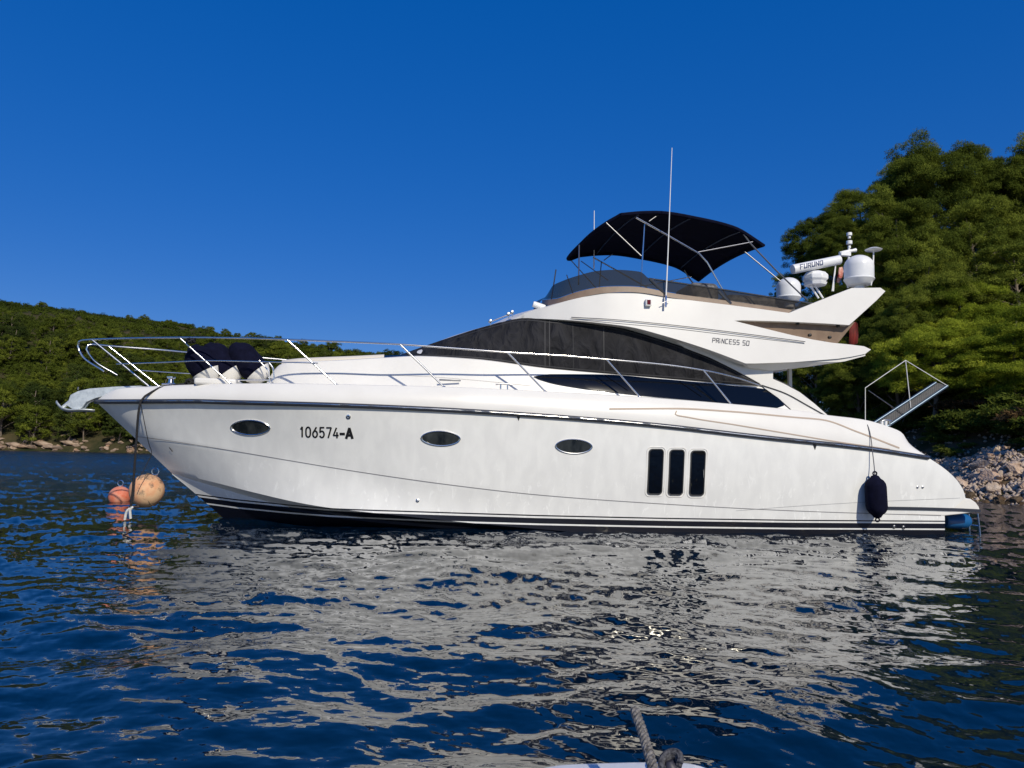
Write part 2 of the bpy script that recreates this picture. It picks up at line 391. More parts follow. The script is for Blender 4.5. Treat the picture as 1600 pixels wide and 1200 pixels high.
# rubbing strake
def ycurve(C, r, name, m, n=10, dy=0, flat=1.0):
    mb = MB(); mb.tube([(p[0], p[1]+dy, p[2]) for p in C], r, n); mb.mirror(); return mb.build(name, m, Y, smooth=60)
Cs = S.copy(); Cs[:, 1] -= .012
ycurve(Cs, .042, 'rub_rail', RUB); Cs2 = S.copy(); Cs2[:, 1] -= .052; Cs2[:, 2] += .004; ycurve(Cs2, .009, 'rub_rail_strip', STEEL, 6)
# deck moulding above the strake
Dc = [(153, 624, .05), (168, 614, .22), (187, 607.5, .38), (233, 604.5, .62), (300, 601.5, .98), (360, 600, 1.28), (430, 599.5, 1.54), (526, 601, 1.76), (694, 605, 1.96), (852, 612, 2.03), (1000, 620.5, 2.05), (1142, 631.5, 2.04), (1240, 641, 2.0), (1294, 649, 1.98), (1350, 656, 1.97), (1392, 668, 1.95), (1409, 676, 1.94), (1420, 692, 1.95), (1449, 713.5, 2.04)]
D = cpx(Dc, NC)
drows = []
for t in np.linspace(0, 1, 8):
    r = S*(1-t)+D*t; r[:, 1] -= .045*4*t*(1-t)*np.minimum(1, s_*12); r[:, 2] += .0; drows.append(r)
D2 = D.copy(); D2[:, 1] = np.minimum(D2[:, 1]+.05, -.001); D2[:, 2] += .012; drows.append(D2)
D3 = D.copy(); D3[:, 1] = np.minimum(D3[:, 1]+.14, -.0005); D3[:, 2] -= .02; drows.append(D3)
D4 = D3.copy(); D4[:, 1] = 0; D4[:, 2] += .07*np.minimum(1, s_*5)*(s_ < .8); drows.append(D4)
deck = MB().grid(np.array(drows), flip=True); db = deck.bvh(); deck.mirror()
deck.build('deck', GEL, Y, smooth=35)
gr = MB()
ribbon([(952, 639), (1055, 638.5), (1140, 643), (1240, 652), (1285, 656), (1340, 675), (1405, 700)], db, .03, .006, gr, 0)
ribbon([(1240, 679), (1150, 664), (1075, 652), (1055, 647), (1057, 642)], db, .02, .007, gr, 0)
ribbon([(1240, 679), (1300, 689), (1390, 702)], db, .02, .007, gr, 0)
gr.build('deck_groove', GROOVE, Y, smooth=0)

# trunk cabin (foredeck coachroof and side below the windows)
T0 = [(412, 606, .72), (440, 606, .92), (520, 607, 1.12), (600, 608, 1.26), (700, 611, 1.44), (850, 618, 1.62), (1000, 626, 1.70), (1150, 638, 1.73), (1246, 650, 1.74)]
T1 = [(424, 585, .62), (436, 571, .74), (455, 566.5, .86), (520, 564, 1.0), (600, 559.5, 1.1), (660, 557, 1.2), (740, 561.5, 1.33), (856, 576, 1.47), (1030, 591, 1.56), (1190, 605, 1.6)]
a0 = cpx(T0, 120); a1 = cpx(T1, 120); a1b = a1.copy(); a1b[:, 1] += .07; a1b[:, 2] += .02
tr_rows = []
for t in np.linspace(0, 1, 7):
    r = a0*(1-t)+a1*t; r[:, 1] -= .012*4*t*(1-t); tr_rows.append(r)
tr_rows.append(a1b); a1c = a1b.copy(); a1c[:, 1] = 0; a1c[:, 2] += .05; tr_rows.append(a1c)
trunk = MB().grid(np.array(tr_rows), flip=True)
fr = np.array([[a0[0], (a0[0][0], 0, a0[0][2])], [a1[0], (a1[0][0], 0, a1[0][2])]]); trunk.grid(fr)
fr = np.array([[a1[0], (a1[0][0], 0, a1[0][2])], [a1c[0]+np.array([0, -.3, 0]), a1c[0]]]); trunk.grid(fr)
tb = trunk.bvh(); trunk.mirror(); trunk.build('trunk_cabin', GEL, Y, smooth=35)
ribbon([(470, 583), (560, 585), (660, 588), (740, 594), (830, 603)], tb, .008, .004).build('trunk_line', mat('trunk_line_grey', (.5, .48, .45), .6), Y, smooth=0)  # thin grey line along the trunk side
# cream sun pad on the foredeck
a = cpx([(440, 569, .55), (470, 566, .72), (540, 563, .8), (600, 560, .8)], 30)
pad = []
for dy, dz in ((0, -.03), (-.02, .03), (.03, .075), (.12, .09)):
    r = a.copy(); r[:, 1] += dy; r[:, 2] += dz; pad.append(r)
r = a.copy(); r[:, 1] = 0; r[:, 2] += .1; pad.append(r)
MB().grid(np.array(pad), flip=True).mirror().build('sun_pad', GELC, Y)
MB().add([at(594, 562, .85), at(640, 559, .85), at(634, 554, .6), at(600, 555.5, .6)], [(0, 1, 2, 3)]).mirror().build('foredeck_hatch', DARKG, Y)

# saloon: windscreen and side glazing area
W0 = [(614, 557, .02), (620, 558, .4), (660, 559, .9), (740, 562, 1.2), (856, 577, 1.42), (1030, 592, 1.52), (1190, 606, 1.55)]
W1 = [(626, 554, .02), (655, 545, .3), (697, 530, .58), (768, 508, .88), (822, 497, 1.12), (856, 499.5, 1.27), (944, 507, 1.44), (1032, 524, 1.5), (1110, 556, 1.53), (1188, 601, 1.55)]
w0 = cpx(W0, 110); w1 = cpx(W1, 110); wr = []
for t in np.linspace(0, 1, 8):
    r = w0*(1-t)+w1*t; r[:, 1] -= .06*4*t*(1-t)*np.interp(s_[:1].repeat(110)*0+np.linspace(0, 1, 110), [0, .2, .9, 1], [0, 1, 1, 0]); wr.append(r)
for f_, c_ in ((.8, .03), (.5, .06), (0, .09)):
    r = w1.copy(); r[:, 1] *= f_; r[:, 2] += c_*np.minimum(1, np.linspace(0, 6, 110)); wr.append(r)
sal = MB().grid(np.array(wr), flip=True)
sb = sal.bvh(); sal.mirror(); sal.build('saloon', GEL, Y, smooth=35)
cov = smoothline([(626, 556), (655, 545.5), (697, 531), (768, 509), (822, 498), (856, 501), (944, 508.5), (1032, 531), (1110, 560), (1150, 580), (1186, 599)], 7) + [(1185, 603)] + smoothline([(1150, 600), (1030, 590.5), (944, 583), (856, 575), (800, 567.5), (740, 561), (680, 557), (640, 556.5)], 9)
cm = decal(cov, sb, .022, .02, 9); cvo = cm.build('window_cover', CANV, Y, smooth=50)
cvo['label'] = 'black mesh cover snapped over windscreen and side windows'
SEAM = mat('cover_seam', (.035, .035, .038), .7); sm = MB(); cb = cm.bvh()
for x in (851.5, 858.5): ribbon([(x, 502), (x, 574)], cb, .022, .006, sm)
ribbon([(943, 510), (944, 583)], cb, .02, .006, sm); ribbon([(895, 506), (896, 578)], cb, .01, .004, sm)
ribbon([(700, 533), (768, 511.5), (822, 500.5), (856, 503.5), (944, 511), (1032, 533.5), (1110, 562.5), (1178, 597)], cb, .02, .005, sm)
ribbon([(1176, 599.5), (1030, 587.5), (944, 580.5), (856, 572.5), (740, 558.5), (660, 554.5)], cb, .02, .005, sm)
sm.build('cover_seam', SEAM, cvo, smooth=0)
# lower side window
win = smoothline([(834, 589), (860, 585.5), (944, 586), (1030, 593), (1120, 601), (1196, 608.5)], 8)+[(1215, 622), (1236, 641)]+smoothline([(1190, 636.5), (1142, 631.5), (1060, 624), (975, 615.5), (900, 606), (860, 598.5), (842, 593)], 9)
trs = trunk.bvh()
def side(u, v):
    h, n = hit(trs, u, v)
    if h is None or h.y > -1: h, n = at(u, v, 1.66), Vector((0, -1, .1)).normalized()
    return h, n
decal(win, side, .026, .026, 8).build('side_window', DARKG, Y, smooth=30)
for x in (945, 1060): mu_ = MB(); ribbon([(x, 588 if x < 1000 else 597), (x+35, 611 if x < 1000 else 621)], side, .012, .029, mu_); mu_.build('window_mullion', MULL, Y, smooth=0)

# side arch sweeping down to the cockpit
ba = ip([1060, 1180, 1240, 1300], [1.6, 1.6, 1.62, 1.66])
arch = [(1040, 523), (1100, 545), (1165, 569), (1208, 572), (1208, 592), (1226, 600), (1250, 613), (1272, 630), (1295, 650), (1290, 664), (1250, 656), (1236, 641.5), (1215, 622), (1196, 608), (1187, 599), (1150, 578.5), (1110, 558.5), (1070, 543)]
ar = slab(arch, lambda u, v: ba(u), .12); ar.build('side_arch', GEL, Y, smooth=30, bevel=.015)
ar_b = ar.bvh()
ribbon([(1190, 602), (1225, 614), (1262, 634), (1294, 652)], ar_b, .022, .01).build('arch_trim', BLACKR, Y, smooth=0)
m_ = MB(); m_.tube([at(1209, 593, 1.5), at(1230, 602, 1.5), at(1256, 619, 1.5), at(1282, 642, 1.5)], .022, 6); m_.mirror(); m_.build('arch_trim', DSTEEL, Y)
# saloon bulkhead, cockpit and aft door
p1 = at(1200, 560, 1.5); xb = p1.x
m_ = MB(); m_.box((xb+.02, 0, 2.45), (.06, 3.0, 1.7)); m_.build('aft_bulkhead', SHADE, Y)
m_ = MB(); pp = at(1234, 600, .9); m_.box((pp.x, -.9, 2.45), (.07, .07, 1.6)); m_.box((pp.x, .9, 2.45), (.07, .07, 1.6)); m_.build('cockpit_post', GEL, Y, bevel=.01)
# flybridge mouldings
bF0 = ip([790, 820, 850, 900, 950, 1000, 1100, 1400], [.85, 1.1, 1.32, 1.54, 1.66, 1.72, 1.79, 1.79])
def bF(u, v): return bF0(u) - .10*(540-v)/90.0 + .04
FT = [(795, 503), (808, 496), (820, 489), (852, 480), (900, 466.5), (950, 457.5), (990, 456.5), (1055, 466), (1140, 476.5)]
FB = [(1165, 568), (1100, 544), (1032, 523), (985, 511), (944, 505.5), (900, 501), (856, 498.5), (822, 497.5)]
o1 = smoothline(FT, 9)+[(1190, 483), (1233, 489), (1245, 484), (1290, 466), (1331, 450), (1376, 449.5), (1383.5, 455), (1370, 469), (1348, 489), (1327, 508), (1290, 505.5), (1230, 502.5), (1160, 500.5), (1148, 501.2), (1160, 504.5), (1190, 512), (1237, 523.5), (1270, 530.5), (1300, 535.5), (1330, 538.5), (1350, 541), (1361, 546), (1352, 553), (1330, 557.5), (1310, 560.5), (1240, 566), (1180, 568)]+smoothline(FB, 9)
fs = slab(o1, bF, .2); fo = fs.build('flybridge_side', GEL, Y, smooth=28, bevel=.02); fsb = fs.bvh()
o3 = [(1140, 497), (1336, 503), (1306, 540), (1235, 527), (1140, 505)]
slab(o3, lambda u, v: bF(u, v)-.12-.10*(v-497)/40, .05).build('wing_recess', TAN, Y, smooth=28)
for u, v in ((1150, 501.5), (1245, 506), (1308, 509.5), (1264, 524), (1295, 527.5)):
    c = at(u, v, bF(u, v)-.1); ks = MB(); ks.lathe([(.03, 0), (.03, .05), (.012, .06)], c, 10, (0, -1, 0)); ks.mirror().build('recess_stud', BLACKR, Y)
# lower chamfer and overhang floor
lo_o = [(1165, 568.5), (1180, 568.5), (1240, 566.5), (1310, 561), (1330, 558), (1352, 553.5), (1352, 556), (1320, 564.5), (1262, 573), (1208, 579), (1170, 574)]
slab(lo_o, lambda u, v: bF(u, 555)-.03-.16*max(0, (v-566)/12), .12, 8).build('overhang_edge', GEL, Y, smooth=28)
fl = MB(); A_ = at(1160, 574, 1.68); B_ = at(1345, 556, 1.68); C_ = at(960, 500, 1.55)
fl.add([(C_.x, -1.5, C_.z), (A_.x, -1.62, A_.z+.02), (B_.x-.1, -1.62, B_.z+.03), (B_.x-.1, 1.62, B_.z+.03), (A_.x, 1.62, A_.z+.02), (C_.x, 1.5, C_.z)], [(0, 1, 4, 5), (1, 2, 3, 4)])
fl.add([(C_.x, -1.5, C_.z+.12), (A_.x, -1.62, A_.z+.14), (B_.x-.1, -1.62, B_.z+.12), (B_.x-.1, 1.62, B_.z+.12), (A_.x, 1.62, A_.z+.14), (C_.x, 1.5, C_.z+.12)], [(5, 4, 1, 0), (4, 3, 2, 1)])
fl.build('flybridge_floor', GEL, Y, smooth=0)
# aft closing wall between the two wings' tips and the overhang, with flag seen through
m_ = MB(); e1 = at(1352, 548, 1.7); m_.box((e1.x-.06, 0, e1.z), (.1, 3.3, .16)); m_.build('overhang_edge', GEL, Y, bevel=.02)
# radar arch: cross beam between the wings
cb1 = at(1345, 452, 1.6); cb2 = at(1300, 470, 1.6)
m_ = MB(); m_.box(((cb1.x+cb2.x)/2, 0, (cb1.z+cb2.z)/2-.03), (.75, 3.1, .12), Matrix.Rotation(-.28, 3, 'Y')); m_.build('radar_arch', GEL, Y, bevel=.03)
# brow joining the two sides in front
b1 = cpx([(u, v, bF(u, v)-.02) for u, v in smoothline(FT, 9)[:24]], 60); br = []
for f_, c_ in ((1, 0), (.85, .03), (.5, .06), (0, .08)):
    r = b1.copy(); r[:, 1] *= f_; r[:, 2] += c_; r[:, 0] -= .0 + .22*(1-f_)*np.interp(np.linspace(0, 1, 60), [0, 1], [1, .2]); br.append(r)
MB().grid(np.array(br), flip=True).mirror().build('flybridge_brow', GEL, Y)
FTl = smoothline(FT+[(1190, 483), (1233, 489)], 9)
# coaming band (tan) and smoked screen
def glb(u, v): return bF(u, v)
cb_lo = [(846, 474.5, .15), (850, 475.5, .7), (868, 476, 1.22), (900, 466.5, 1.48), (950, 457.5, 1.62), (990, 456.5, 1.68), (1055, 466, 1.73), (1140, 476.5, 1.74), (1233, 489, 1.72)]
cb_hi = [(848, 468, .15), (853, 468, .7), (872, 466, 1.2), (905, 455, 1.46), (950, 447.5, 1.6), (990, 447.5, 1.66), (1055, 458.5, 1.71), (1140, 470, 1.72), (1238, 484, 1.7)]
c0 = cpx(cb_lo, 90); c1 = cpx(cb_hi, 90); c2_ = c1.copy(); c2_[:, 1] = np.minimum(c2_[:, 1]+.12, 0)
MB().grid(np.array([c0, c1, c2_]), flip=True).mirror().build('coaming', TAN, Y)
g_hi = [(856, 460, .15), (863, 447, .75), (880, 438.5, 1.1), (900, 431.5, 1.34), (935, 423, 1.52), (965, 421.5, 1.6), (1000, 424.5, 1.65), (1016, 436, 1.67), (1034, 438.5, 1.68), (1140, 454.5, 1.7), (1240, 470.5, 1.7), (1262, 476, 1.7)]
g0 = c1.copy(); g0[:, 1] -= .012; g0[:, 2] += .004; g1 = curve3([at(*c) for c in g_hi], 90)
# match columns by u so that the tall front part steps down at the right place
gl = MB().grid(np.array([g0, g0*.5+g1*.5, g1]), flip=True).mirror(); gl.build('wind_screen', SMOKE, Y)
m_ = MB(); m_.tube([at(*c) for c in [(1014, 435, 1.68), (1034, 438, 1.69), (1140, 454, 1.71), (1240, 470, 1.71), (1292, 477, 1.71)]], .014, 6)
m_.tube([at(*c) for c in [(1016, 436, 1.68), (1040, 460, 1.7)]], .03, 6); m_.tube([at(1123, 455, 1.7), at(1142, 475, 1.72)], .03, 6); m_.mirror(); m_.build('screen_rail', DSTEEL, Y)
# helm seats under grey covers, seen through the screen
HC = noisecol(mat('seat_cover', rough=.5), (.03, .03, .035), (.22, .22, .23), 7, bump=.5)
for u, v, b, sx, sy, sz in ((1088, 455, .9, .6, .9, .42), (1170, 476, .3, 1.5, 1.2, .40)):
    c = at(u, v, b); m_ = MB(); m_.box(c-Vector((0, 0, .12)), (sx, sy, sz)); o = m_.build('flybridge_seat', HC, Y, bevel=.12); o.modifiers['bevel'].segments = 4
# handrail on the flybridge side, lettering
m_ = MB()
for dv, w_ in ((0, .016), (4.5, .009)):
    ribbon([(893, 496.5+dv*.4), (950, 499.5+dv), (1040, 507.5+dv), (1130, 518+dv), (1257, 534.5+dv*.6)], fsb, w_, .03 if not dv else .004, m_)
m_.build('side_handrail', RUB, Y, smooth=0)
GL = {'P': [[(0, 0), (.15, 1), (.95, 1), (.9, .5), (.1, .5)]], 'R': [[(0, 0), (.15, 1), (.95, 1), (.9, .5), (.1, .5)], [(.5, .5), (.85, 0)]], 'I': [[(.0, 0), (.1, .55)], [(.15, .85), (.17, 1)]],
      'N': [[(0, 0), (.15, 1), (.8, 0), (.95, 1)]], 'C': [[(.95, 1), (.15, 1), (0, 0), (.8, 0)]], 'E': [[(.95, 1), (.15, 1), (0, 0), (.8, 0)], [(.1, .5), (.8, .5)]],
      'S': [[(.95, 1), (.15, 1), (.1, .5), (.85, .5), (.8, 0), (0, 0)]], '5': [[(.95, 1), (.15, 1), (.1, .5), (.85, .5), (.8, 0), (0, 0)]], '0': [[(0, 0), (.15, 1), (.95, 1), (.8, 0), (0, 0)]]}
m_ = MB(); x = 1113.0
for ch in 'PRINCESS 50':
    w_ = 1.6 if ch == 'I' else (2.4 if ch == ' ' else 4.7)
    for st_ in GL.get(ch, []):
        stroke([(x+px*w_, 534.5+(x+px*w_-1113)*.085 - py*7.0+.6) for px, py in st_], fsb, .010, .008, m_)
    x += w_+1.15
m_.build('name_lettering', mat('lettering_grey', (.03, .03, .05), .5), Y, smooth=0)
# registration number
def arc(cx, cy, rx, ry, a0, a1, n=8): return [(cx+rx*math.cos(R(a0+(a1-a0)*i/n)), cy+ry*math.sin(R(a0+(a1-a0)*i/n))) for i in range(n+1)]
DG = {'1': [[(.25, .78), (.6, 1), (.6, 0)]], '0': [arc(.5, .66, .42, .34, 0, 180)+arc(.5, .34, .42, .34, 180, 360)+[(.92, .66)]],
      '6': [[(.72, 1), (.25, .55)]+arc(.5, .32, .42, .32, 150, 510, 14)], '5': [[(.88, 1), (.18, 1), (.12, .52)]+arc(.48, .32, .42, .32, 110, -150, 12)],
      '7': [[(.05, 1), (.92, 1), (.38, 0)]], '4': [[(.6, 1), (.05, .25), (.98, .25)], [(.72, .55), (.72, 0)]], '-': [[(.02, .42), (.95, .42)]], 'A': [[(.0, 0), (.5, 1), (1, 0)], [(.2, .3), (.8, .3)]]}
m_ = MB(); x = 468.5
for ch in '106574-A':
    w_ = 8.2; wt = .027
    if ch in '-A': wt = .045
    if ch == '-': w_ = 7.0
    if ch == 'A': w_ = 9.5
    if ch == '1': w_ = 6.5
    for st_ in DG[ch]:
        stroke([(x+px*w_, 682.5+(x-468)*.03 - py*15.5) for px, py in st_], hb, wt, .006, m_)
    x += w_+2.6
m_.build('registration_number', LETTER, Y, smooth=0)

# portholes
def ell(cx, cy, rx, ry, tilt=0, n=32): return [(cx+rx*math.cos(2*math.pi*i/n)*math.cos(tilt)-ry*math.sin(2*math.pi*i/n)*math.sin(tilt), cy+ry*math.sin(2*math.pi*i/n)*math.cos(tilt)+rx*math.cos(2*math.pi*i/n)*math.sin(tilt)) for i in range(n)]
def lens(cx, cy, rx, ry, tilt=0.03, n=36):
    P = []
    for i in range(n):
        a = 2*math.pi*i/n; c = math.cos(a); s = math.sin(a); x_ = rx*c; y_ = ry*math.copysign(abs(s)**1.15, s); P.append((cx+x_-y_*tilt, cy+y_+x_*tilt))
    return P
PG = noisecol(mat('porthole_glass', rough=.08, coat=.5), (.01, .012, .012), (.05, .055, .052), 5, (1, 1, .4))
for cx, cy, rx, ry in ((391.5, 668, 32, 12.5), (688.5, 685, 32, 12.3), (896.5, 697.5, 30, 12)):
    pane = decal(lens(cx, cy, rx*.9, ry*.84), hb, .004, 0, 7).build('porthole', PG, Y, smooth=30)
    rim = MB()
    for mir in (0,):
        pts = lens(cx, cy, rx*.95, ry*.92); c3 = []
        for u, v in pts+pts[:1]:
            h, n_ = hit(hb, u, v); c3.append(h+n_*.006)
        rim.tube(c3, .013, 8, cap=False); rim.mirror()
    rim.build('porthole_rim', STEEL, pane)
def rrect(x0, y0, x1, y1, r, skew=0):
    P = []
    for cx, cy, a in ((x1-r, y0+r, -90), (x1-r, y1-r, 0), (x0+r, y1-r, 90), (x0+r, y0+r, 180)):
        for i in range(6):
            t = R(a+90*i/5); P.append((cx+r*math.cos(t), cy+r*math.sin(t)))
    return [(p[0]-skew*(p[1]-y0)/(y1-y0), p[1]) for p in P]
FRM = mat('window_frame_dark', (.05, .05, .05), .3)
for i, (x0, y0, y1) in enumerate(((1014.5, 702, 772), (1047, 703, 773), (1080, 704.5, 774))):
    pane = decal(rrect(x0, y0, x0+22, y1, 5, 3.0), hb, .006, 0, 8).build('hull_window', DARKG, Y, smooth=30)
    fr_ = MB(); rw = MB()
    for r_, o_, tt in ((0, .010, .012), ):
        pts = rrect(x0, y0, x0+22, y1, 5, 3.0); c3 = []
        for u, v in pts+pts[:1]:
            h, n_ = hit(hb, u, v); c3.append(h+n_*o_)
        fr_.tube(c3, tt, 6, cap=False)
    pts = rrect(x0-3.5, y0-3.5, x0+25.5, y1+3.5, 7, 3.2); c3 = []
    for u, v in pts+pts[:1]:
        h, n_ = hit(hb, u, v); c3.append(h+n_*.001)
    rw.tube(c3, .009, 6, cap=False)
    fr_.mirror(); fr_.build('frame', FRM, pane); rw.mirror(); rw.build('surround', GEL, pane)
# small hull fittings
def fitting(u, v, r, name='skin_fitting', m=STEEL, surf=None):
    h, n_ = hit(surf or hb, u, v); mm = MB(); mm.lathe([(r, 0), (r, .012), (r*.55, .02), (r*.5, .004)], h, 14, n_); mm.build(name, m, Y)
fitting(544.5, 651, .04); fitting(652.5, 782, .03); fitting(1433.5, 761, .025); fitting(1441.5, 761, .025)
for u, v in ((1397, 823), (1411.5, 824)): fitting(u, v, .035, m=DSTEEL)
for u, v in ((810, 652), (1273, 697.5)):
    decal([(u-3.2, v-3.2), (u+3.2, v-3), (u+.3, v+5.5)], hb, .008, .008, 0, mirror=False).build('hull_marker', LETTER, Y, smooth=0)
m_ = MB(); ribbon([(265, 698.5), (266.5, 702.5), (270, 705)], hb, .02, .012, m_, mirror=False); m_.build('hull_marker', LETTER, Y, smooth=0)

# swim platform
pu = cpx([(1375, 788, 2.0), (1440, 787, 2.03), (1508, 778.5, 2.0), (1520, 781, 2.0), (1529, 790, 1.98), (1532, 797, 1.95)], 40)
def pl(v0, v1, b0, b1, u0=1380, u1=1532, n=30): return
prof = [(1386, 789.5), (1440, 786), (1480, 781), (1506, 777.8), (1517, 779.5), (1525, 785), (1530, 792), (1532, 798.5), (1527, 800), (1500, 803.5), (1476, 806), (1440, 805), (1386, 803)]
plt = slab(prof, lambda u, v: 2.03 - max(0, u-1500)*.003, 4.0, 14, mirror=False); plt.build('swim_platform', GEL, Y, smooth=30, bevel=.03)
plb = plt.bvh()
def both(u, v):
    c_ = [q for q in (hit(hb, u, v), hit(plb, u, v)) if q[0] is not None]
    return min(c_, key=lambda q: (q[0]-CL).length) if c_ else (None, None)
ribbon([(1384, 793.5), (1440, 794.5), (1500, 796.5), (1531, 798)], both, .055, .02, mirror=False).build('platform_rubber', RUB, Y, smooth=0)
# coamings at the stern inside the cut
# ladder at the platform
m_ = MB()
for u0, v0, u1, v1, b in ((1514, 803, 1515.5, 832, 1.1), (1528, 802, 1532, 838, 1.5)):
    m_.tube([at(u0, v0, b), at(u1, v1, b)], .016, 8)
pa = at(1514.8, 820, 1.1); pb_ = at(1530.2, 822, 1.5); m_.tube([pa, pb_], .014, 6)
m_.build('swim_ladder', STEEL, Y)
# blue drum tucked under the platform
c = at(1494, 814, 1.5); m_ = MB(); ax = (1, 0, 0)
m_.lathe([(.02, -.27), (.11, -.26), (.14, -.2), (.14, .05), (.147, .07), (.14, .09), (.14, .2), (.11, .26), (.02, .27)], (0, 0, 0), 20, ax)
o = m_.build('blue_float', mat('blue_plastic', (.01, .10, .28), .4, coat=.2)); o.matrix_world = BM @ Matrix.Translation(c)
tag(o, 'blue plastic float afloat under the swim platform at the stern', 'float')

# --------------------------------------------------- pulpit, rails and stanchions
bR = ip([122, 145, 281, 449, 625, 793, 948, 1099, 1187], [.2, .42, 1.15, 1.62, 1.86, 1.95, 1.94, 1.86, 1.66])
def rail(pts, r, name, m=STEEL, par=Y, mir=True, n=6):
    C_ = curve3([at(*p) for p in pts], max(4, len(pts)*n)); mb = MB().tube(C_, r, 8)
    if mir: mb.mirror()
    return mb.build(name, m, par, smooth=60)
top = [(124, 548), (121.5, 538), (126, 532), (145, 530.5), (210, 528.5), (281, 527.5), (360, 528), (449, 530.5), (540, 534), (625, 538), (700, 543.5), (793, 550.5), (870, 555), (948, 561.5), (1040, 570), (1099, 578.5), (1150, 590), (1186, 602)]
tr = rail([(u, v, bR(u)) for u, v in top], .016, 'top_rail', n=8)
rail([(124, 548, .22), (130, 558, .26), (162, 580, .36)], .016, 'pulpit_loop')
MB().tube([(at(122, 540, .2)), at(122, 540, -.2)], .016, 8).build('pulpit_loop', STEEL, Y)
rail([(182, 569, .5), (250, 566.5, .95), (330, 563.5, 1.3), (400, 565, 1.5), (497, 567.5, 1.68)], .010, 'lower_rail')
for (u0, v0, bb0, u1, v1, bb1) in ((144, 531, .42, 234, 604.5, .5), (281, 528, 1.15, 361, 600.5, 1.2), (449, 531, 1.62, 526, 601.5, 1.66), (625, 538, 1.86, 694, 605, 1.87), (793, 550.5, 1.95, 852, 612, 1.95), (948, 562, 1.94, 999, 619.5, 1.95), (1099, 578.5, 1.86, 1143, 632, 1.93)):
    p, q = at(u0, v0, bb0), at(u1, v1, bb1)
    for s in (1, -1):
        mm = MB(); mm.tube([(p.x, p.y*s, p.z), (q.x, q.y*s, q.z)], .016, 8); mm.lathe([(.035, 0), (.035, .012), (.02, .03)], (q.x, q.y*s, q.z-.01), 10); mm.build('stanchion', STEEL, Y, smooth=60)
rail([(420, 566, .95), (427, 577, .95), (428, 592, .95), (424, 597, .95)], .016, 'grab_rail')
# deck cleat and steel pad by the side deck
def cleat(u, v, b, L_=.3):
    p = at(u, v, b); mm = MB(); mm.tube([p+Vector((-L_/2, 0, .075)), p+Vector((-L_*.3, 0, .09)), p+Vector((L_*.3, 0, .09)), p+Vector((L_/2, 0, .075))], .014, 8)
    for s in (-.06, .06): mm.tube([p+Vector((s, 0, -.02)), p+Vector((s, 0, .09))], .014, 8)
    mm.build('mooring_cleat', STEEL, Y)
cleat(787.5, 608, 1.93); cleat(1386, 664, 1.6, .2)
m_ = MB(); p = at(703, 594, 1.5); m_.box(p, (.38, .02, .03)); m_.build('step_plate', DSTEEL, Y, bevel=.008)
m_ = MB(); p = at(267, 600, .5); m_.lathe([(.09, 0), (.05, .02), (.04, .09), (.075, .11), (.075, .13), (.02, .135)], p, 16); p = at(262, 603, .3); m_.tube([p+Vector((-.1, 0, .03)), p+Vector((.12, 0, .03))], .015); m_.build('windlass', STEEL, Y)
# bow roller plate and anchor
GALV = noisecol(mat('galvanised', rough=.45, metal=.6), (.50, .54, .56), (.68, .72, .73), 14, bump=.2, bdist=.004)
plate = [(222, 602.5), (180, 604), (140, 607), (122, 611), (110, 617), (106, 628), (103.5, 633), (112, 638.5), (121, 640.5), (128, 637), (135, 628), (150, 622), (166, 617.5), (196, 609)]
slab(plate, lambda u, v: .1, .05, 10).build('bow_roller', GALV, Y, smooth=30, bevel=.008)
m_ = MB(); p = at(117, 632, 0); m_.lathe([(.05, -.09), (.035, 0), (.05, .09)], p, 14, (0, 1, 0)); p = at(122, 609, 0); m_.tube([p, p+Vector((0, 0, .05))], .015); m_.build('roller_pin', DSTEEL, Y)
fluke = MB(); top_ = smoothline([(87, 628), (91, 634), (98, 640), (110, 642.5), (130, 642), (148, 643)], 5); n_ = len(top_); rowsf = []
for k_, (u, v) in enumerate(top_):
    t = k_/(n_-1); w_ = .02+.12*math.sin(math.pi*min(1, t*.75+.05)); rowsf.append([at(u, v-1.0*0, w_)+Vector((0, 0, .02)), at(u, v, 0)-Vector((0, 0, .015)), at(u, v, -w_)+Vector((0, 0, .02))])
fluke.grid(np.array([[tuple(q) for q in r] for r in rowsf])); fo_ = fluke.build('anchor', GALV, Y)
so = fo_.modifiers.new('s', 'SOLIDIFY'); so.thickness = .02
m_ = MB(); m_.tube([at(98, 637, 0), at(112, 625, 0), at(135, 618, 0), at(190, 609, 0)], [.035, .03, .03, .025], 8); m_.build('anchor_shank', GALV, fo_)

# bimini
near = curve3([at(970, 333, 1.5), at(1005, 330, 1.5), at(1035, 330, 1.5), at(1095, 340, 1.5), at(1146, 353, 1.5), at(1193, 381, 1.5)], 30)
cen = near.copy(); cen[:, 1] = 0; fc = at(902, 384, .25)
rowsb = []; J = 17
for j in range(J):
    y = -1.5 + 3.1*j/(J-1); q = max(0, 1-((y-.05)/1.55)**2); r = near.copy(); r[:, 1] = y; r[:, 2] += .10*q
    # front edge reaches forward and down in the middle
    fx = r[0].copy(); tgt = np.array([fc.x, y, fc.z]); ext = []
    for t in (1, .66, .33):
        e_ = fx*(1-t*q**.5)+tgt*(t*q**.5); e_[1] = y; e_[2] += .07*math.sin(math.pi*t)*q; ext.append(e_)
    rowsb.append(np.vstack([ext, r]))
bm_ = MB().grid(np.array(rowsb)); bo = bm_.build('bimini_canopy', NAVY, Y, smooth=60)
so = bo.modifiers.new('s', 'SOLIDIFY'); so.thickness = .02
hem = MB(); A_ = np.array(rowsb); loop = list(A_[0])+[A_[j][-1] for j in range(1, J)]+list(A_[-1][::-1])+[A_[j][0] for j in range(J-2, 0, -1)]
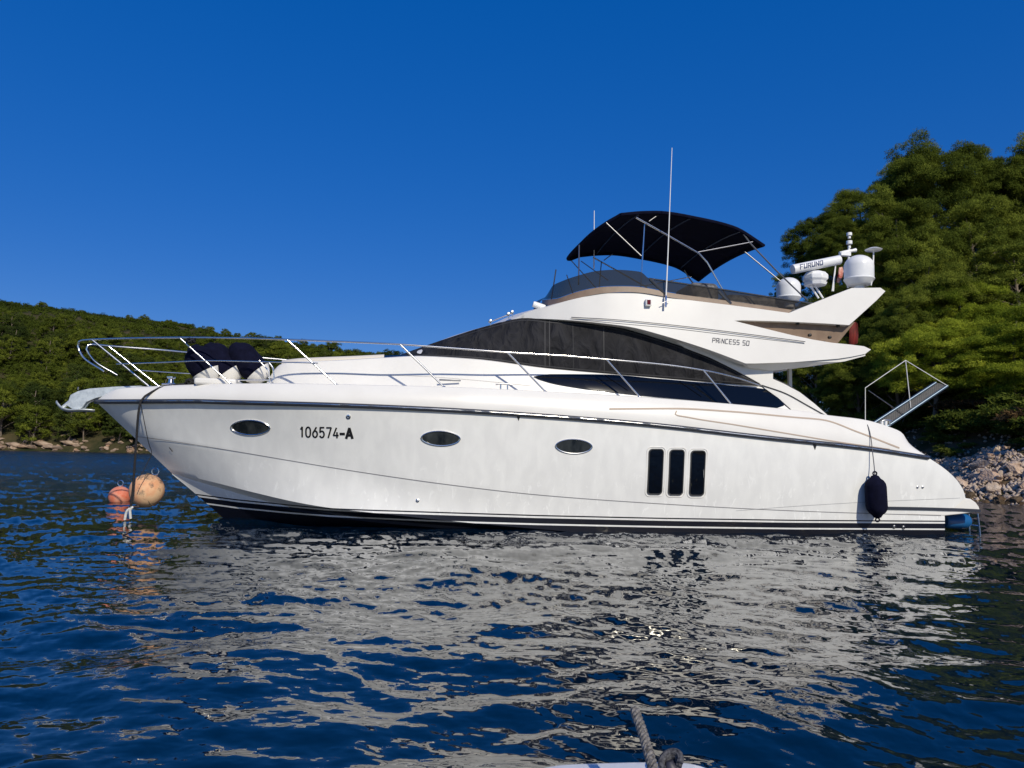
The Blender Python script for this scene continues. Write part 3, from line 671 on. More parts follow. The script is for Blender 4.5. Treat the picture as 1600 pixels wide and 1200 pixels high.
hem.tube([Vector(p)-Vector((0, 0, .03)) for p in loop]+[Vector(loop[0])-Vector((0, 0, .03))], .034, 6, cap=False); hem.build('canopy_hem', NAVY, bo)
def tb_(*ps, r=.014, m=DSTEEL, mir=True):
    mb = MB().tube([at(*p) for p in ps], r, 8)
    if mir: mb.mirror()
    mb.build('bimini_tube', m, bo)
tb_((994, 340, 1.5), (1040, 366, 1.5), (1092, 396, 1.5), (1105, 410, 1.52), (1125, 445, 1.6), (1142, 474, 1.65), r=.016, m=STEEL)
tb_((1007, 350, 1.45), (1001, 452, 1.5), r=.014, m=STEEL)
tb_((905, 383, 1.0), (904, 445, 1.25))
tb_((947, 348, 1.4), (1002, 400, 1.5), r=.011)
tb_((1091, 394, 1.5), (1176, 378, 1.5), r=.011, m=STEEL)
tb_((1028, 336, 1.45), (1014, 346, 1.5), r=.011)
tb_((1162, 366, 1.48), (1172, 380, 1.5), (1215, 425, 1.6), (1262, 470, 1.65), r=.015)
tb_((1163, 393, 1.3), (1220, 440, 1.5), r=.012)
tb_((908, 408, .6), (950, 438, 1.2), r=.01)
# central cross bows carrying the cloth
m_ = MB()
for i_ in (4, 14, 24): m_.tube([Vector(A_[j][3+i_])-Vector((0, 0, .03)) for j in range(J)], .013, 8)
m_.build('bimini_bow', DSTEEL, bo)

# antennas
m_ = MB(); m_.tube([at(1040.5, 466, 1.78), at(1043.5, 400, 1.78), at(1050, 231, 1.78)], [.014, .011, .006], 8); ao = m_.build('whip_antenna', WHITEP, Y)
m_ = MB(); m_.tube([at(1040, 480, 1.8), at(1040.5, 462, 1.78)], .02, 8); m_.tube([at(1034, 474, 1.8), at(1048, 468, 1.8)], .008); m_.build('antenna_mount', STEEL, ao)
m_ = MB(); m_.tube([at(928, 420, -1.4), at(928.5, 329, -1.4)], [.014, .008], 8); m_.build('whip_antenna', WHITEP, Y)
# nav light on the fly side, search light, wipers
h, n_ = hit(fsb, 1012, 474); m_ = MB(); m_.box(h+n_*.04, (.11, .08, .13)); lo_ = m_.build('navigation_light', WHITEP, Y, bevel=.012)
m_ = MB(); m_.box(h+n_*.075, (.07, .03, .09)); m_.build('light_lens', mat('red_lens', (.12, .01, .01), .2), lo_, bevel=.008)
c = at(842, 478, .9); m_ = MB(); m_.lathe([(.05, -.12), (.058, -.1), (.058, .1), (.05, .12)], c, 18, (1, 0, -.28)); m_.tube([c, c-Vector((0, 0, .13))], .03); m_.build('search_light', WHITEP, Y)
m_ = MB(); m_.tube([at(766, 503, .9), at(786, 495, .9), at(801, 489, .9)], .012)
for u, v in ((766, 502), (794, 491), (800, 488)): m_.lathe([(.01, -.04), (.035, -.03), (.035, .03), (.01, .04)], at(u, v, .9), 10, (0, 1, 0)); m_.tube([at(u, v, .9), at(u+1, v+7, .9)], .012)
m_.build('windscreen_wiper', STEEL, Y)

# radar, domes and mast
def mount(): return None
c = at(1274, 424, .5)
m_ = MB(); m_.lathe([(.16, -.16), (.20, -.12), (.26, -.06), (.26, .02), (.20, .09), (.12, .12), (.03, .13)], at(1274, 433, .5), 8); ro = m_.build('radar_scanner', RADW, Y, smooth=20, bevel=.015)
m_ = MB(); pa = at(1238.5, 421, .62); pb_ = at(1311.5, 406, .62); d_ = (pb_-pa)
m_.tube([pa-d_*.015, pa, pb_, pb_+d_*.015], [.05, .098, .098, .05], 16); bar = m_.build('radar_bar', RADW, ro, smooth=50)
barb = m_.bvh()
m_ = MB(); m_.lathe([(.22, 0), (.24, .05), (.1, .08)], at(1274, 446, .5), 8); m_.tube([at(1266, 446, .5), at(1279, 466, .5)], .02); m_.tube([at(1273, 446, .5), at(1286, 466, .5)], .02); m_.build('radar_pedestal', RADW, ro)
FG = {'F': [[(0, 0), (0, 1), (.9, 1)], [(0, .5), (.7, .5)]], 'U': [[(0, 1), (0, .1), (.85, .1), (.85, 1)]], 'R': [[(0, 0), (0, .92), (.85, .92), (.85, .5), (0, .5)], [(.4, .5), (.9, 0)]], 'N': [[(0, 0), (0, .95), (.85, .05), (.85, 1)]], 'O': [[(0, .08), (0, .92), (.85, .92), (.85, .08), (0, .08)]]}
m_ = MB(); x = 1250.5
for ch in 'FURUNO':
    for st_ in FG[ch]:
        stroke([(x+px*4.7, 420.3-(x+px*4.7-1250.5)*.2-py*7.0+.4) for px, py in st_], barb, .018, .004, m_)
    x += 6.15
m_.build('radar_lettering', LETB, bar, smooth=0)
def dome(u, v, b, r, h, nm='satellite_dome'):
    c = at(u, v, b); pr = [(r*.35, -h*.53), (r*.72, -h*.52), (r*.8, -h*.5), (r*.97, -h*.36), (r*1.03, -h*.33), (r*1.03, -h*.30), (r*.99, -h*.28), (r, h*.12)]+[(r*math.cos(R(a)), h*.12+(h*.38)*math.sin(R(a))) for a in (12, 25, 38, 50, 62, 75, 88)]
    mm = MB(); mm.lathe(pr, c, 32); mm.tube([c-Vector((0, 0, h*.72)), c-Vector((0, 0, h*.5))], .1, 12); return mm.build(nm, RADW, Y, smooth=40)
dome(1342, 422, .9, .29, .62); dome(1232, 453, .95, .235, .5)
m_ = MB(); m_.lathe([(.02, -.03), (.15, -.02), (.17, .0), (.1, .03), (.02, .04)], at(1365, 390, 1.1), 20); m_.tube([at(1365, 392, 1.1), at(1364, 430, 1.1)], .014); m_.tube([at(1364, 430, 1.1), at(1361, 446, 1.1)], .012); m_.build('gps_antenna', WHITEP, Y)
m_ = MB(); m_.tube([at(1325, 450, .6), at(1326.5, 388, .6)], .022); m_.tube([at(1302, 455, .6), at(1306, 408, .6)], .014); m_.tube([at(1306, 410, .6), at(1300, 455, .6)], .01)
for v, r, h_ in ((366, .055, .06), (371, .03, .04), (379, .06, .07), (386, .03, .05)): m_.lathe([(r, -h_/2), (r, h_/2)], at(1327, v, .6), 14)
m_.tube([at(1312, 396, .6), at(1330, 392, .6)], .04, 10); m_.tube([at(1330, 392, .6), at(1337, 391, .6)], [.03, .045], 10); m_.box(at(1320, 397, .6), (.22, .1, .08)); m_.build('light_mast', WHITEP, Y)
# gangway
GSL = mat('gangway_slats', (.22, .215, .21), .6); SLT = MB()
def sl_mat():
    b = GSL.node_tree.nodes['Principled BSDF']; tc = N(GSL, 'TexCoord'); w_ = N(GSL, 'TexWave'); w_.wave_type = 'BANDS'; w_.bands_direction = 'X'; w_.inputs['Scale'].default_value = 6
    cr = N(GSL, 'ValToRGB'); cr.color_ramp.elements[0].color = (.16, .16, .16, 1); cr.color_ramp.elements[1].color = (.24, .235, .23, 1); L(GSL, tc.outputs['Object'], w_.inputs[0]); L(GSL, w_.outputs[0], cr.inputs[0]); L(GSL, cr.outputs[0], b.inputs['Base Color'])
sl_mat()
GB = .35; na, nb = at(1391, 663, GB), at(1480, 603, GB); fa, fb = at(1368, 659, GB-.0), at(1462, 598, GB)
dx = (nb-na).normalized(); up_ = Vector((0, 0, 1)); wdt = 0
m_ = MB(); q = [na+Vector((0, .0, .02)), nb+Vector((0, 0, .02)), fb+Vector((0, wdt, .0)), fa+Vector((0, wdt, .0))]; q2 = [p-Vector((0, 0, .035)) for p in q]
m_.add(q+q2, [(0, 1, 2, 3), (7, 6, 5, 4), (0, 4, 5, 1), (1, 5, 6, 2), (2, 6, 7, 3), (3, 7, 4, 0)]); go = m_.build('gangway', GSL, Y, smooth=0)
m_ = MB(); m_.tube([na-dx*.1, nb], .035, 10); m_.tube([fa-dx*.1+Vector((0, wdt, 0)), fb+Vector((0, wdt, 0))], .03, 10); m_.build('gangway_frame', mat('gangway_blue_grey', (.09, .13, .18), .35, .5), go)
m_ = MB(); g = lambda u, v: at(u, v, GB+.02)
for P_ in ([(1352, 658), (1352, 606), (1415, 563), (1479, 602)], [(1415, 563), (1423, 637)]): m_.tube([g(*p) for p in P_], .0095, 6)
m_.build('gangway_rail', mat('white_tube', (.7, .7, .68), .35), go, smooth=60)
m_ = MB(); m_.tube([g(1357, 610), g(1411, 647)], .008, 6); m_.build('gangway_rail', DSTEEL, go)
m_ = MB()
for u in (1378, 1384): m_.tube([at(u, 668, .9), at(u, 658, .9)], .03, 8)
m_.build('stern_post', WHITEP, Y)

# --------------------------------------------------- fenders, ropes, flags, buoys
def fender(name, label, p0, p1, r, m, group, cap=None):
    p0 = b2w(p0); p1 = b2w(p1); d = p1-p0; Ln = d.length; root = thing(name, label, 'fender', p0, group)
    pr = [(.02, 0), (r*.35, .01*Ln+.01)]+[(r*math.sin(R(a)), .04+r*.95*(1-math.cos(R(a)))) for a in (30, 50, 70, 90)]+[(r*math.sin(R(a)), Ln-.04-r*.95*(1+math.cos(R(a)))) for a in (90, 110, 130, 150)]+[(r*.35, Ln-.02), (.02, Ln)]
    mm = MB(); mm.lathe(pr, (0, 0, 0), 24, d); mm.build('fender_cover', m, root)
    e = MB(); q = Vector((0, 0, 1)).rotation_difference(d.normalized())
    for z, s in (((-.005, -1), (Ln+.005, 1)) if not cap else ((0, -1),)):
        if cap: e.lathe([(r*.9, -r*.05), (r*.93, r*.25), (r*.6, r*.55), (.03, r*.65)] if s > 0 else [(.03, -r*.3), (r*.5, -r*.22), (r*.8, r*.1), (r*.99, r*.45), (r*1.01, r*.5)], q @ Vector((0, 0, r*.12)), 20, d)
        else: e.tube([q @ Vector((.035*math.cos(a), 0, z+.035*math.sin(a)+s*.02)) for a in np.linspace(0, 2*math.pi, 12)], .014, 6, cap=False)
    e.build('fender_eye' if not cap else 'fender_end', cap or m, root); return root
VIN = mat('white_vinyl', (.75, .73, .68), .4)
fender('fender', 'navy covered fender hanging on the hull side near the stern', at(1371, 810, 2.26), at(1367, 742, 2.26), .185, NAVY, 'navy covered fenders of the yacht')
fender('fender', 'frontmost navy fender leaning in the foredeck rack', at(330, 594, .75), at(300, 540, .75), .26, NAVY, 'navy covered fenders of the yacht', VIN)
fender('fender', 'middle navy fender leaning in the foredeck rack', at(366, 594, .6), at(322, 538, .6), .26, NAVY, 'navy covered fenders of the yacht', VIN)
fender('fender', 'rearmost navy fender leaning in the foredeck rack', at(411, 592, .6), at(362, 538, .6), .25, NAVY, 'navy covered fenders of the yacht', VIN)
m_ = MB()
for b in (.35, .95):
    m_.tube([at(360, 594, b), at(420, 594, b)], .012); m_.tube([at(405, 563, b), at(420, 580, b), at(421, 598, b)], .012); m_.tube([at(360, 594, b), at(360, 600, b)], .012)
m_.tube([at(360, 594, .35), at(360, 594, .95)], .012); m_.build('fender_rack', STEEL, Y)
m_ = MB(); m_.box(at(345, 600, .6), (.7, 1.0, .12)); m_.build('foredeck_locker', GEL, Y, bevel=.04)
ROPE = noisecol(mat('dark_rope', rough=.9), (.008, .008, .01), (.03, .03, .034), 90, bump=.6, bdist=.01)
def rope(name, label, pts, r, m=None, cat='rope', group=None, n=24, wiggle=0):
    C_ = curve3([b2w(p) for p in pts], n); mm = MB().tube(C_, r, 8); o = mm.build(name, m or ROPE, None, smooth=60); return tag(o, label, cat, group)
rope('mooring_rope', 'dark thick mooring rope running from the bow windlass over the side down to the buoys', [at(305, 599, .75), at(275, 601.5, .72), at(250, 606, .74), at(232, 616, .8), at(221, 624, .86), at(219, 630, .86), at(213, 690, .75), at(206, 780, .62), at(204, 793, .6)], .02)
rope('mooring_line', 'thin dark line from the bow down to the ring of the large buoy', [at(220, 630, .85), at(226, 662, .6), at(233, 695, .35), at(237, 708, .22), at(228, 728, .25), at(215, 750, .4)], .007)
def knot(u, v, b, R_, n, nm, label):
    c = b2w(at(u, v, b)); P_ = [c+Vector((R_*math.cos(t*2.3)*(.6+.4*math.sin(t*5.1)), R_*math.sin(t*2.3), R_*.45*math.sin(t*3.7))) for t in np.linspace(0, n, n*8)]
    tag(MB().tube(P_, .016, 6).build(nm, ROPE), label, 'rope', 'coiled dark ropes on the foredeck')
knot(300, 597, .75, .11, 8, 'rope_coil', 'dark rope bundled on a cleat on the foredeck')
knot(298, 532, 1.2, .07, 7, 'rope_coil', 'dark rope hitch tied round the top rail above the fenders')
rope('fender_line', 'thin grey line holding the hanging stern fender', [at(1352, 657, 1.7), at(1354, 662, 1.99), at(1359, 675, 2.1), at(1363, 703, 2.2), at(1366, 730, 2.24), at(1367, 742, 2.26)], .009, mat('grey_line', (.12, .12, .13), .8))
# buoys
ORG = noisecol(mat('buoy_orange', rough=.65), (.62, .13, .06), (.66, .30, .2), 5, bump=.2)
PEA = noisecol(mat('buoy_weathered', rough=.7), (.62, .25, .12), (.70, .46, .27), 3.2, lo=.3, hi=.6, bump=.3)
def add_blotch(m):
    b = m.node_tree.nodes['Principled BSDF']; src = b.inputs['Base Color'].links[0].from_socket; tc = N(m, 'TexCoord'); n1 = N(m, 'TexNoise'); n1.inputs['Scale'].default_value = 5.5; n1.inputs['Detail'].default_value = 9; n1.inputs['Roughness'].default_value = .7
    sp = N(m, 'SeparateXYZ'); L(m, tc.outputs['Object'], sp.inputs[0]); ad = N(m, 'Math', operation='MULTIPLY_ADD'); ad.inputs[1].default_value = .35; L(m, sp.outputs['Z'], ad.inputs[0]); L(m, n1.outputs[0], ad.inputs[2])
    L(m, tc.outputs['Object'], n1.inputs['Vector']); cr = N(m, 'ValToRGB'); cr.color_ramp.elements[0].position = .64; cr.color_ramp.elements[1].position = .80; L(m, ad.outputs[0], cr.inputs[0])
    mx = N(m, 'MixRGB'); mx.inputs['Color2'].default_value = (.10, .085, .07, 1); L(m, cr.outputs[0], mx.inputs['Fac']); L(m, src, mx.inputs['Color1']); L(m, mx.outputs[0], b.inputs['Base Color'])
add_blotch(PEA)
def buoy(name, label, c, r, m, ringdir):
    root = thing(name, label, 'buoy', c-Vector((0, 0, r)), 'mooring buoys under the bow')
    mm = MB(); mm.lathe([(r*math.sin(R(a))+.002, -r*math.cos(R(a))) for a in range(0, 181, 9)], (0, 0, r), 32, ringdir); mm.build('float_ball', m, root)
    d = Vector(ringdir).normalized(); c2 = Vector((0, 0, r))+d*(r+.075); s = d.cross(Vector((0, 1, 0))).normalized()
    e = MB(); e.tube([c2+(d*math.cos(a)+s*math.sin(a))*.065 for a in np.linspace(0, 2*math.pi, 16)], .013, 6, cap=False); e.tube([Vector((0, 0, r))+d*(r*.97), Vector((0, 0, r))+d*(r+.02)], .03, 8); e.build('lifting_ring', STEEL, root)
    g = MB(); q = Vector((1, 0, .25)).normalized(); w = q.cross(Vector((0, 1, 0))).normalized()
    if r > .28: g.tube([Vector((0, 0, r))+(w*math.cos(a)+Vector((0, 1, 0))*math.sin(a)*.9+q*.28)*r*1.0 for a in np.linspace(0, 2*math.pi, 30)], .008, 6, cap=False); g.build('strap', mat('dirty_cord', (.2, .15, .1), .8), root)
    return root
pb1 = wat(229.5, 766.5, 14.4); buoy('mooring_buoy', 'large weathered peach mooring buoy lifted beside the bow', pb1, .305, PEA, (.35, 0, .9))
pb2 = wz(187, 776, .12); buoy('mooring_buoy', 'small orange mooring buoy floating behind the large one', pb2, .245, ORG, (0, 0, 1))
WR = noisecol(mat('pale_rope', rough=.8), (.6, .6, .57), (.8, .79, .75), 20)
w0_ = b2w(at(204, 792, .6)); wl0 = wz(196, 811, 0)
for i_, (du, dv, lb) in enumerate(((0, 0, 'left pale rope loop dipping into the water under the buoy'), (9, -2, 'right pale rope loop dipping into the water under the buoy'))):
    e = wat(195+du, 812+dv, 13.6); pts = curve3([w0_+Vector((.02+.01*i_, 0, 0)), w0_*.6+e*.4+Vector((-.03+.02*i_, 0, .0)), e], 12)
    tag(MB().tube(pts, .022, 8).build('pale_rope', WR), lb, 'rope', 'pale rope loops')
tag(MB().tube([w0_, w0_*.5+pb1*.5-Vector((0, 0, .16)), pb1-Vector((.1, 0.1, .26))], .018, 8).build('buoy_shackle', DSTEEL), 'grey shackle joining the ropes to the large buoy', 'shackle')
# flags
def flag(pts, label, m):
    A_ = np.array([[tuple(b2w(at(*c))) for c in r] for r in pts]); tag(MB().grid(A_).build('flag', m), label, 'flag').modifiers.new('s', 'SOLIDIFY').thickness = .004
FR = noisecol(mat('flag_red', rough=.8), (.07, .008, .006), (.2, .02, .015), 5, (3, 3, .5)); FW = noisecol(mat('flag_red_white', rough=.8), (.4, .04, .03), (.75, .6, .5), 7)
flag([[(1327, 503, 0), (1333, 505, .06), (1337, 503, 0), (1340, 506, .03)], [(1327, 522, .03), (1333, 520, 0), (1336, 522, .06), (1341, 524, 0)], [(1326, 539, 0), (1333, 540, .05), (1337, 538, 0), (1340, 536, .03)]], 'dark red ensign hanging limp behind the radar wing', FR)
flag([[(1311, 418, .3), (1316, 417, .34), (1318, 424, .3)], [(1309, 430, .33), (1313, 430, .3), (1316, 433, .33)], [(1307, 441, .3), (1311, 442, .33), (1312, 439, .3)]], 'small faded red and white courtesy flag hanging beside the big radome', FW)

# ================================================================== WATER
def spectrum(n, Lt, kp, pw, dirn, spread, seed, kmin=0, kmax=1e9):
    rg = np.random.default_rng(seed); k = np.fft.fftfreq(n, d=Lt/n)*2*math.pi; KX, KY = np.meshgrid(k, k, indexing='ij'); K = np.hypot(KX, KY); K[0, 0] = 1e-6
    cosd = (KX*dirn[0]+KY*dirn[1])/K
    Sp = np.exp(-.6*(kp/K)**2.5)*K**(-pw)*(spread+(1-spread)*cosd**2)*(K > kmin)*(K < kmax); Sp[0, 0] = 0
    a = (rg.normal(size=(n, n))+1j*rg.normal(size=(n, n)))*np.sqrt(Sp)
    h = np.real(np.fft.ifft2(a)); dx_ = np.real(np.fft.ifft2(-1j*KX/K*a)); dy_ = np.real(np.fft.ifft2(-1j*KY/K*a))
    sl = np.gradient(h, Lt/n); s = math.sqrt((sl[0]**2+sl[1]**2).mean()); return h/s, dx_/s, dy_/s, sl[0]/s, sl[1]/s     # unit rms slope
def samp(T, Lt, x, y):
    n = T.shape[0]; gx = (x/Lt*n) % n; gy = (y/Lt*n) % n; i = gx.astype(int) % n; j = gy.astype(int) % n; fx = gx-np.floor(gx); fy = gy-np.floor(gy); i1 = (i+1) % n; j1 = (j+1) % n
    return T[i, j]*(1-fx)*(1-fy)+T[i1, j]*fx*(1-fy)+T[i, j1]*(1-fx)*fy+T[i1, j1]*fx*fy
def water():
    na_ = 1150; ang = np.radians(np.linspace(-52, 52, na_))
    inv = np.linspace(1/1.1, 1/260.0, 760); inv2 = np.linspace(1/260.0, 1/2500.0, 20)[1:]; r = 1/np.r_[inv, inv2]
    RR, AA = np.meshgrid(r, ang, indexing='ij'); X = RR*np.sin(AA)/1.0; Yy = RR*np.cos(AA)-.6
    big = spectrum(1024, 41.0, 2.6, 3.9, (.3, .95), .22, 3); sml = spectrum(512, 7.3, 11.0, 3.3, (.1, 1), .45, 5, kmin=7)
    fade = 1/(1+(RR/400.0)**2); f2 = 1/(1+(RR/160.0)**2)
    # calmer slick and livelier patches
    pat = samp(spectrum(256, 60, .5, 4, (1, 0), .6, 9)[0], 60, X, Yy); pat = 1+.28*np.tanh(pat/pat.std())
    c, s = math.cos(.5), math.sin(.5); Z = X*0; DX = X*0; DY = X*0; GX_ = X*0; GY_ = X*0; calm = np.interp(RR, [7, 11, 16, 26, 60, 170], [1, .72, .62, .7, .6, .5])*1.0; pat = pat*calm
    for (T, Lt, amp, rot) in ((big, 41.0, BIG, 0), (sml, 7.3, SML, 1)):
        xs, ys = (X, Yy) if not rot else (c*X-s*Yy, s*X+c*Yy); fd = (fade if not rot else f2)*pat*amp
        Z += samp(T[0], Lt, xs, ys)*fd; dxx = samp(T[1], Lt, xs, ys)*fd; dyy = samp(T[2], Lt, xs, ys)*fd
        if rot: dxx, dyy = c*dxx+s*dyy, -s*dxx+c*dyy
        DX += dxx; DY += dyy
        sx_ = samp(T[3], Lt, xs, ys)*pat*amp; sy_ = samp(T[4], Lt, xs, ys)*pat*amp
        if rot: sx_, sy_ = c*sx_+s*sy_, -s*sx_+c*sy_
        GX_ += sx_; GY_ += sy_
    P_ = np.stack([X+DX*.6, Yy+DY*.6, Z], 2).reshape(-1, 3).astype(np.float32); nr = len(r)
    me = bpy.data.meshes.new('sea'); me.vertices.add(len(P_)); me.vertices.foreach_set('co', P_.ravel())
    i = np.arange(nr-1)[:, None]*na_+np.arange(na_-1)[None, :]; q = np.stack([i, i+na_, i+na_+1, i+1], 2).reshape(-1, 4)[:, ::-1].astype(np.int32)
    me.loops.add(q.size); me.loops.foreach_set('vertex_index', q.ravel()); me.polygons.add(len(q)); me.polygons.foreach_set('loop_start', np.arange(len(q), dtype=np.int32)*4)
    me.update(calc_edges=True); me.polygons.foreach_set('use_smooth', np.ones(len(q), bool)); me.validate()
    # the wave slopes themselves shade the sheet, also where the far mesh is coarser than the ripples
    nn = np.stack([-GX_, -GY_, np.ones_like(GX_)], 2).reshape(-1, 3); nn /= np.linalg.norm(nn, axis=1)[:, None]; me.normals_split_custom_set_from_vertices(nn.astype(np.float32).tolist())
    m = mat('sea_water', (.0005, .008, .022), .0, 0, .5, ior=1.78); b = m.node_tree.nodes['Principled BSDF']
    b.inputs['Specular Tint'].default_value = (1, .93, .68, 1)
    tc = N(m, 'TexCoord'); n1 = N(m, 'TexNoise'); n1.inputs['Scale'].default_value = 9; n1.inputs['Detail'].default_value = 2; n1.inputs['Roughness'].default_value = .55; mp = N(m, 'Mapping'); mp.inputs['Scale'].default_value = (.6, 1, 1)
    L(m, tc.outputs['Object'], mp.inputs[0]); L(m, mp.outputs[0], n1.inputs['Vector']); bp = N(m, 'Bump'); bp.inputs['Strength'].default_value = .25; bp.inputs['Distance'].default_value = .012; L(m, n1.outputs[0], bp.inputs['Height']); L(m, bp.outputs[0], b.inputs['Normal'])
    ra = me.attributes.new('ripple', 'FLOAT', 'POINT'); ra.data.foreach_set('value', np.interp(RR, [11, 16, 24, 60, 170], [.0, .06, .15, .25, .3]).astype(np.float32).ravel())
    an = N(m, 'Attribute'); an.attribute_name = 'ripple'; L(m, an.outputs['Fac'], b.inputs['Roughness'])
    me.materials.append(m); o = link('sea', me); tag(o, 'rippled deep blue sea mirroring the yacht', None, kind='structure')
BIG, SML = .135, .075
water()

# ================================================================== LAND
def fast_mesh(name, V_, F_, mats, mi=None, smooth=False, attr=None):
    me = bpy.data.meshes.new(name); V_ = np.asarray(V_, np.float32); me.vertices.add(len(V_)); me.vertices.foreach_set('co', V_.ravel())
    F_ = np.asarray(F_, np.int32); k = F_.shape[1]; me.loops.add(F_.size); me.loops.foreach_set('vertex_index', F_.ravel()); me.polygons.add(len(F_)); me.polygons.foreach_set('loop_start', np.arange(len(F_), dtype=np.int32)*k)
    me.update(calc_edges=True)
    for m in mats: me.materials.append(m)
    if mi is not None: me.polygons.foreach_set('material_index', mi)
    if smooth: me.polygons.foreach_set('use_smooth', np.ones(len(F_), bool))
    if attr is not None:
        a = me.attributes.new('tint', 'FLOAT', 'POINT'); a.data.foreach_set('value', np.asarray(attr, np.float32))
    return me
def vnoise(x, y, s, seed=0):
    rg = np.random.default_rng(seed); g = rg.random((64, 64)); gx = (x/s) % 64; gy = (y/s) % 64; i = np.floor(gx).astype(int); j = np.floor(gy).astype(int); fx = gx-i; fy = gy-j
    fx = fx*fx*(3-2*fx); fy = fy*fy*(3-2*fy); i %= 64; j %= 64; i1 = (i+1) % 64; j1 = (j+1) % 64
    return (g[i, j]*(1-fx)*(1-fy)+g[i1, j]*fx*(1-fy)+g[i, j1]*(1-fx)*fy+g[i1, j1]*fx*fy)*2-1
SH = np.array([(60, -20), (40, 5), (24, 19), (17.6, 25.6), (16.6, 28.4), (17.6, 33), (15.8, 39), (15.2, 46), (19, 56), (30, 75), (60, 112), (90, 160)], float)
def shore_d(x, y):
    x = np.asarray(x, float); y = np.asarray(y, float); d = np.full(x.shape, 1e9)
    for a, b in zip(SH[:-1], SH[1:]):
        ab = b-a; t = np.clip(((x-a[0])*ab[0]+(y-a[1])*ab[1])/(ab@ab), 0, 1); d = np.minimum(d, np.hypot(x-a[0]-t*ab[0], y-a[1]-t*ab[1]))
    xs = np.interp(y, SH[:, 1], SH[:, 0]); return np.where(x > xs, d, -d)
def hz(x, y):
    d = shore_d(x, y)+.35*vnoise(np.asarray(x), np.asarray(y), 1.7, 1); z = np.interp(d, [-8, -1, 0, 2, 6, 25, 60], [-3, -.5, 0, 1.35, 3.4, 13, 24])
    return z+np.clip(d, 0, 3)/3*(.35*vnoise(np.asarray(x), np.asarray(y), 3.1, 2)+.12*vnoise(np.asarray(x), np.asarray(y), .8, 3))
EARTH = noisecol(mat('hillside_earth', rough=.95, spec=.1), (.035, .045, .015), (.16, .10, .06), 1.1, bump=.8, bscale=4, bdist=.15, detail=9)
gx = np.arange(10, 95, .45); gy = np.arange(-18, 125, .45); GX, GY = np.meshgrid(gx, gy, indexing='ij'); GZ = hz(GX, GY); a_, b_ = GX.shape
i = np.arange(a_-1)[:, None]*b_+np.arange(b_-1)[None, :]; q = np.stack([i, i+b_, i+b_+1, i+1], 2).reshape(-1, 4)
o = link('hillside', fast_mesh('hillside', np.stack([GX, GY, GZ], 2).reshape(-1, 3), q, [EARTH], smooth=True)); tag(o, 'steep stony slope rising from the shore behind the stern', None, kind='structure')
# far hill across the bay
RX = [-400, -300, -200, -137, -100, -75, -50, -25, 0, 50, 100, 160, 260]; RZ = [62, 58, 53.5, 48.5, 43.5, 39.5, 35.5, 31, 25, 17, 12, 8, 5]
def far_shore(x): return 166+4*np.sin(np.asarray(x)/23.0)+.02*(np.asarray(x)+130)
def fz(x, y):
    x = np.asarray(x, float); y = np.asarray(y, float); d = y-far_shore(x); rz = np.interp(x*300/np.maximum(y, 150), RX, RZ); s = np.clip(d/(300-166), -.1, 1.6)
    p = np.where(s < 1, 1-(1-np.clip(s, 0, 1))**1.35, 1-.25*(s-1)); z = rz*p+1.2*vnoise(x, y, 14, 5)*np.clip(d/20, 0, 1); return np.where(d < 0, d*.15, z+np.clip(d, 0, 4)*.25)
gx = np.arange(-330, 260, 3.0); gy = np.r_[np.arange(155, 190, 1.0), np.arange(190, 400, 3.0)]; GX, GY = np.meshgrid(gx, gy, indexing='ij'); GZ = fz(GX, GY); a_, b_ = GX.shape
i = np.arange(a_-1)[:, None]*b_+np.arange(b_-1)[None, :]; q = np.stack([i, i+b_, i+b_+1, i+1], 2).reshape(-1, 4)
FEARTH = noisecol(mat('far_hill_earth', rough=.95, spec=.1), (.022, .03, .012), (.075, .06, .03), .25, bump=.6, bscale=1.5, bdist=.5, detail=8)
o = link('far_hill', fast_mesh('far_hill', np.stack([GX, GY, GZ], 2).reshape(-1, 3), q, [FEARTH], smooth=True)); tag(o, 'long wooded hill sloping down across the bay', None, kind='structure')

def leafmat(name, c1, c2, c3, tr=.25):
    m = bpy.data.materials.new(name); m.use_nodes = True; m.node_tree.nodes.clear(); o = N(m, 'OutputMaterial'); d = N(m, 'BsdfDiffuse'); t = N(m, 'BsdfTranslucent'); mx = N(m, 'MixShader'); mx.inputs[0].default_value = tr
    a = N(m, 'Attribute'); a.attribute_name = 'tint'; oi = N(m, 'ObjectInfo'); ad = N(m, 'Math', operation='MULTIPLY_ADD'); ad.inputs[1].default_value = .45; L(m, oi.outputs['Random'], ad.inputs[0]); mm = N(m, 'Math', operation='MULTIPLY'); mm.inputs[1].default_value = .6; L(m, a.outputs['Fac'], mm.inputs[0]); L(m, mm.outputs[0], ad.inputs[2])
    cr = N(m, 'ValToRGB'); cr.color_ramp.elements[0].color = (*c1, 1); cr.color_ramp.elements[1].color = (*c3, 1); e = cr.color_ramp.elements.new(.5); e.color = (*c2, 1)
    L(m, ad.outputs[0], cr.inputs[0]); L(m, cr.outputs[0], d.inputs[0]); L(m, cr.outputs[0], t.inputs[0]); L(m, d.outputs[0], mx.inputs[1]); L(m, t.outputs[0], mx.inputs[2]); L(m, mx.outputs[0], o.inputs[0]); return m
NEED = leafmat('pine_needles', (.035, .054, .012), (.115, .145, .022), (.30, .335, .05), .3)
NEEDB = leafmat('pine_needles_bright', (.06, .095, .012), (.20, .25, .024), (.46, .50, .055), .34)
FNEED = leafmat('far_foliage', (.038, .055, .010), (.10, .125, .018), (.21, .235, .032), .2)
SHRB = leafmat('shrub_leaves', (.045, .065, .013), (.11, .14, .024), (.21, .22, .05))
BARK = noisecol(mat('pine_bark', rough=.9), (.10, .075, .055), (.26, .21, .17), 3, (1, 1, .3), bump=.6)
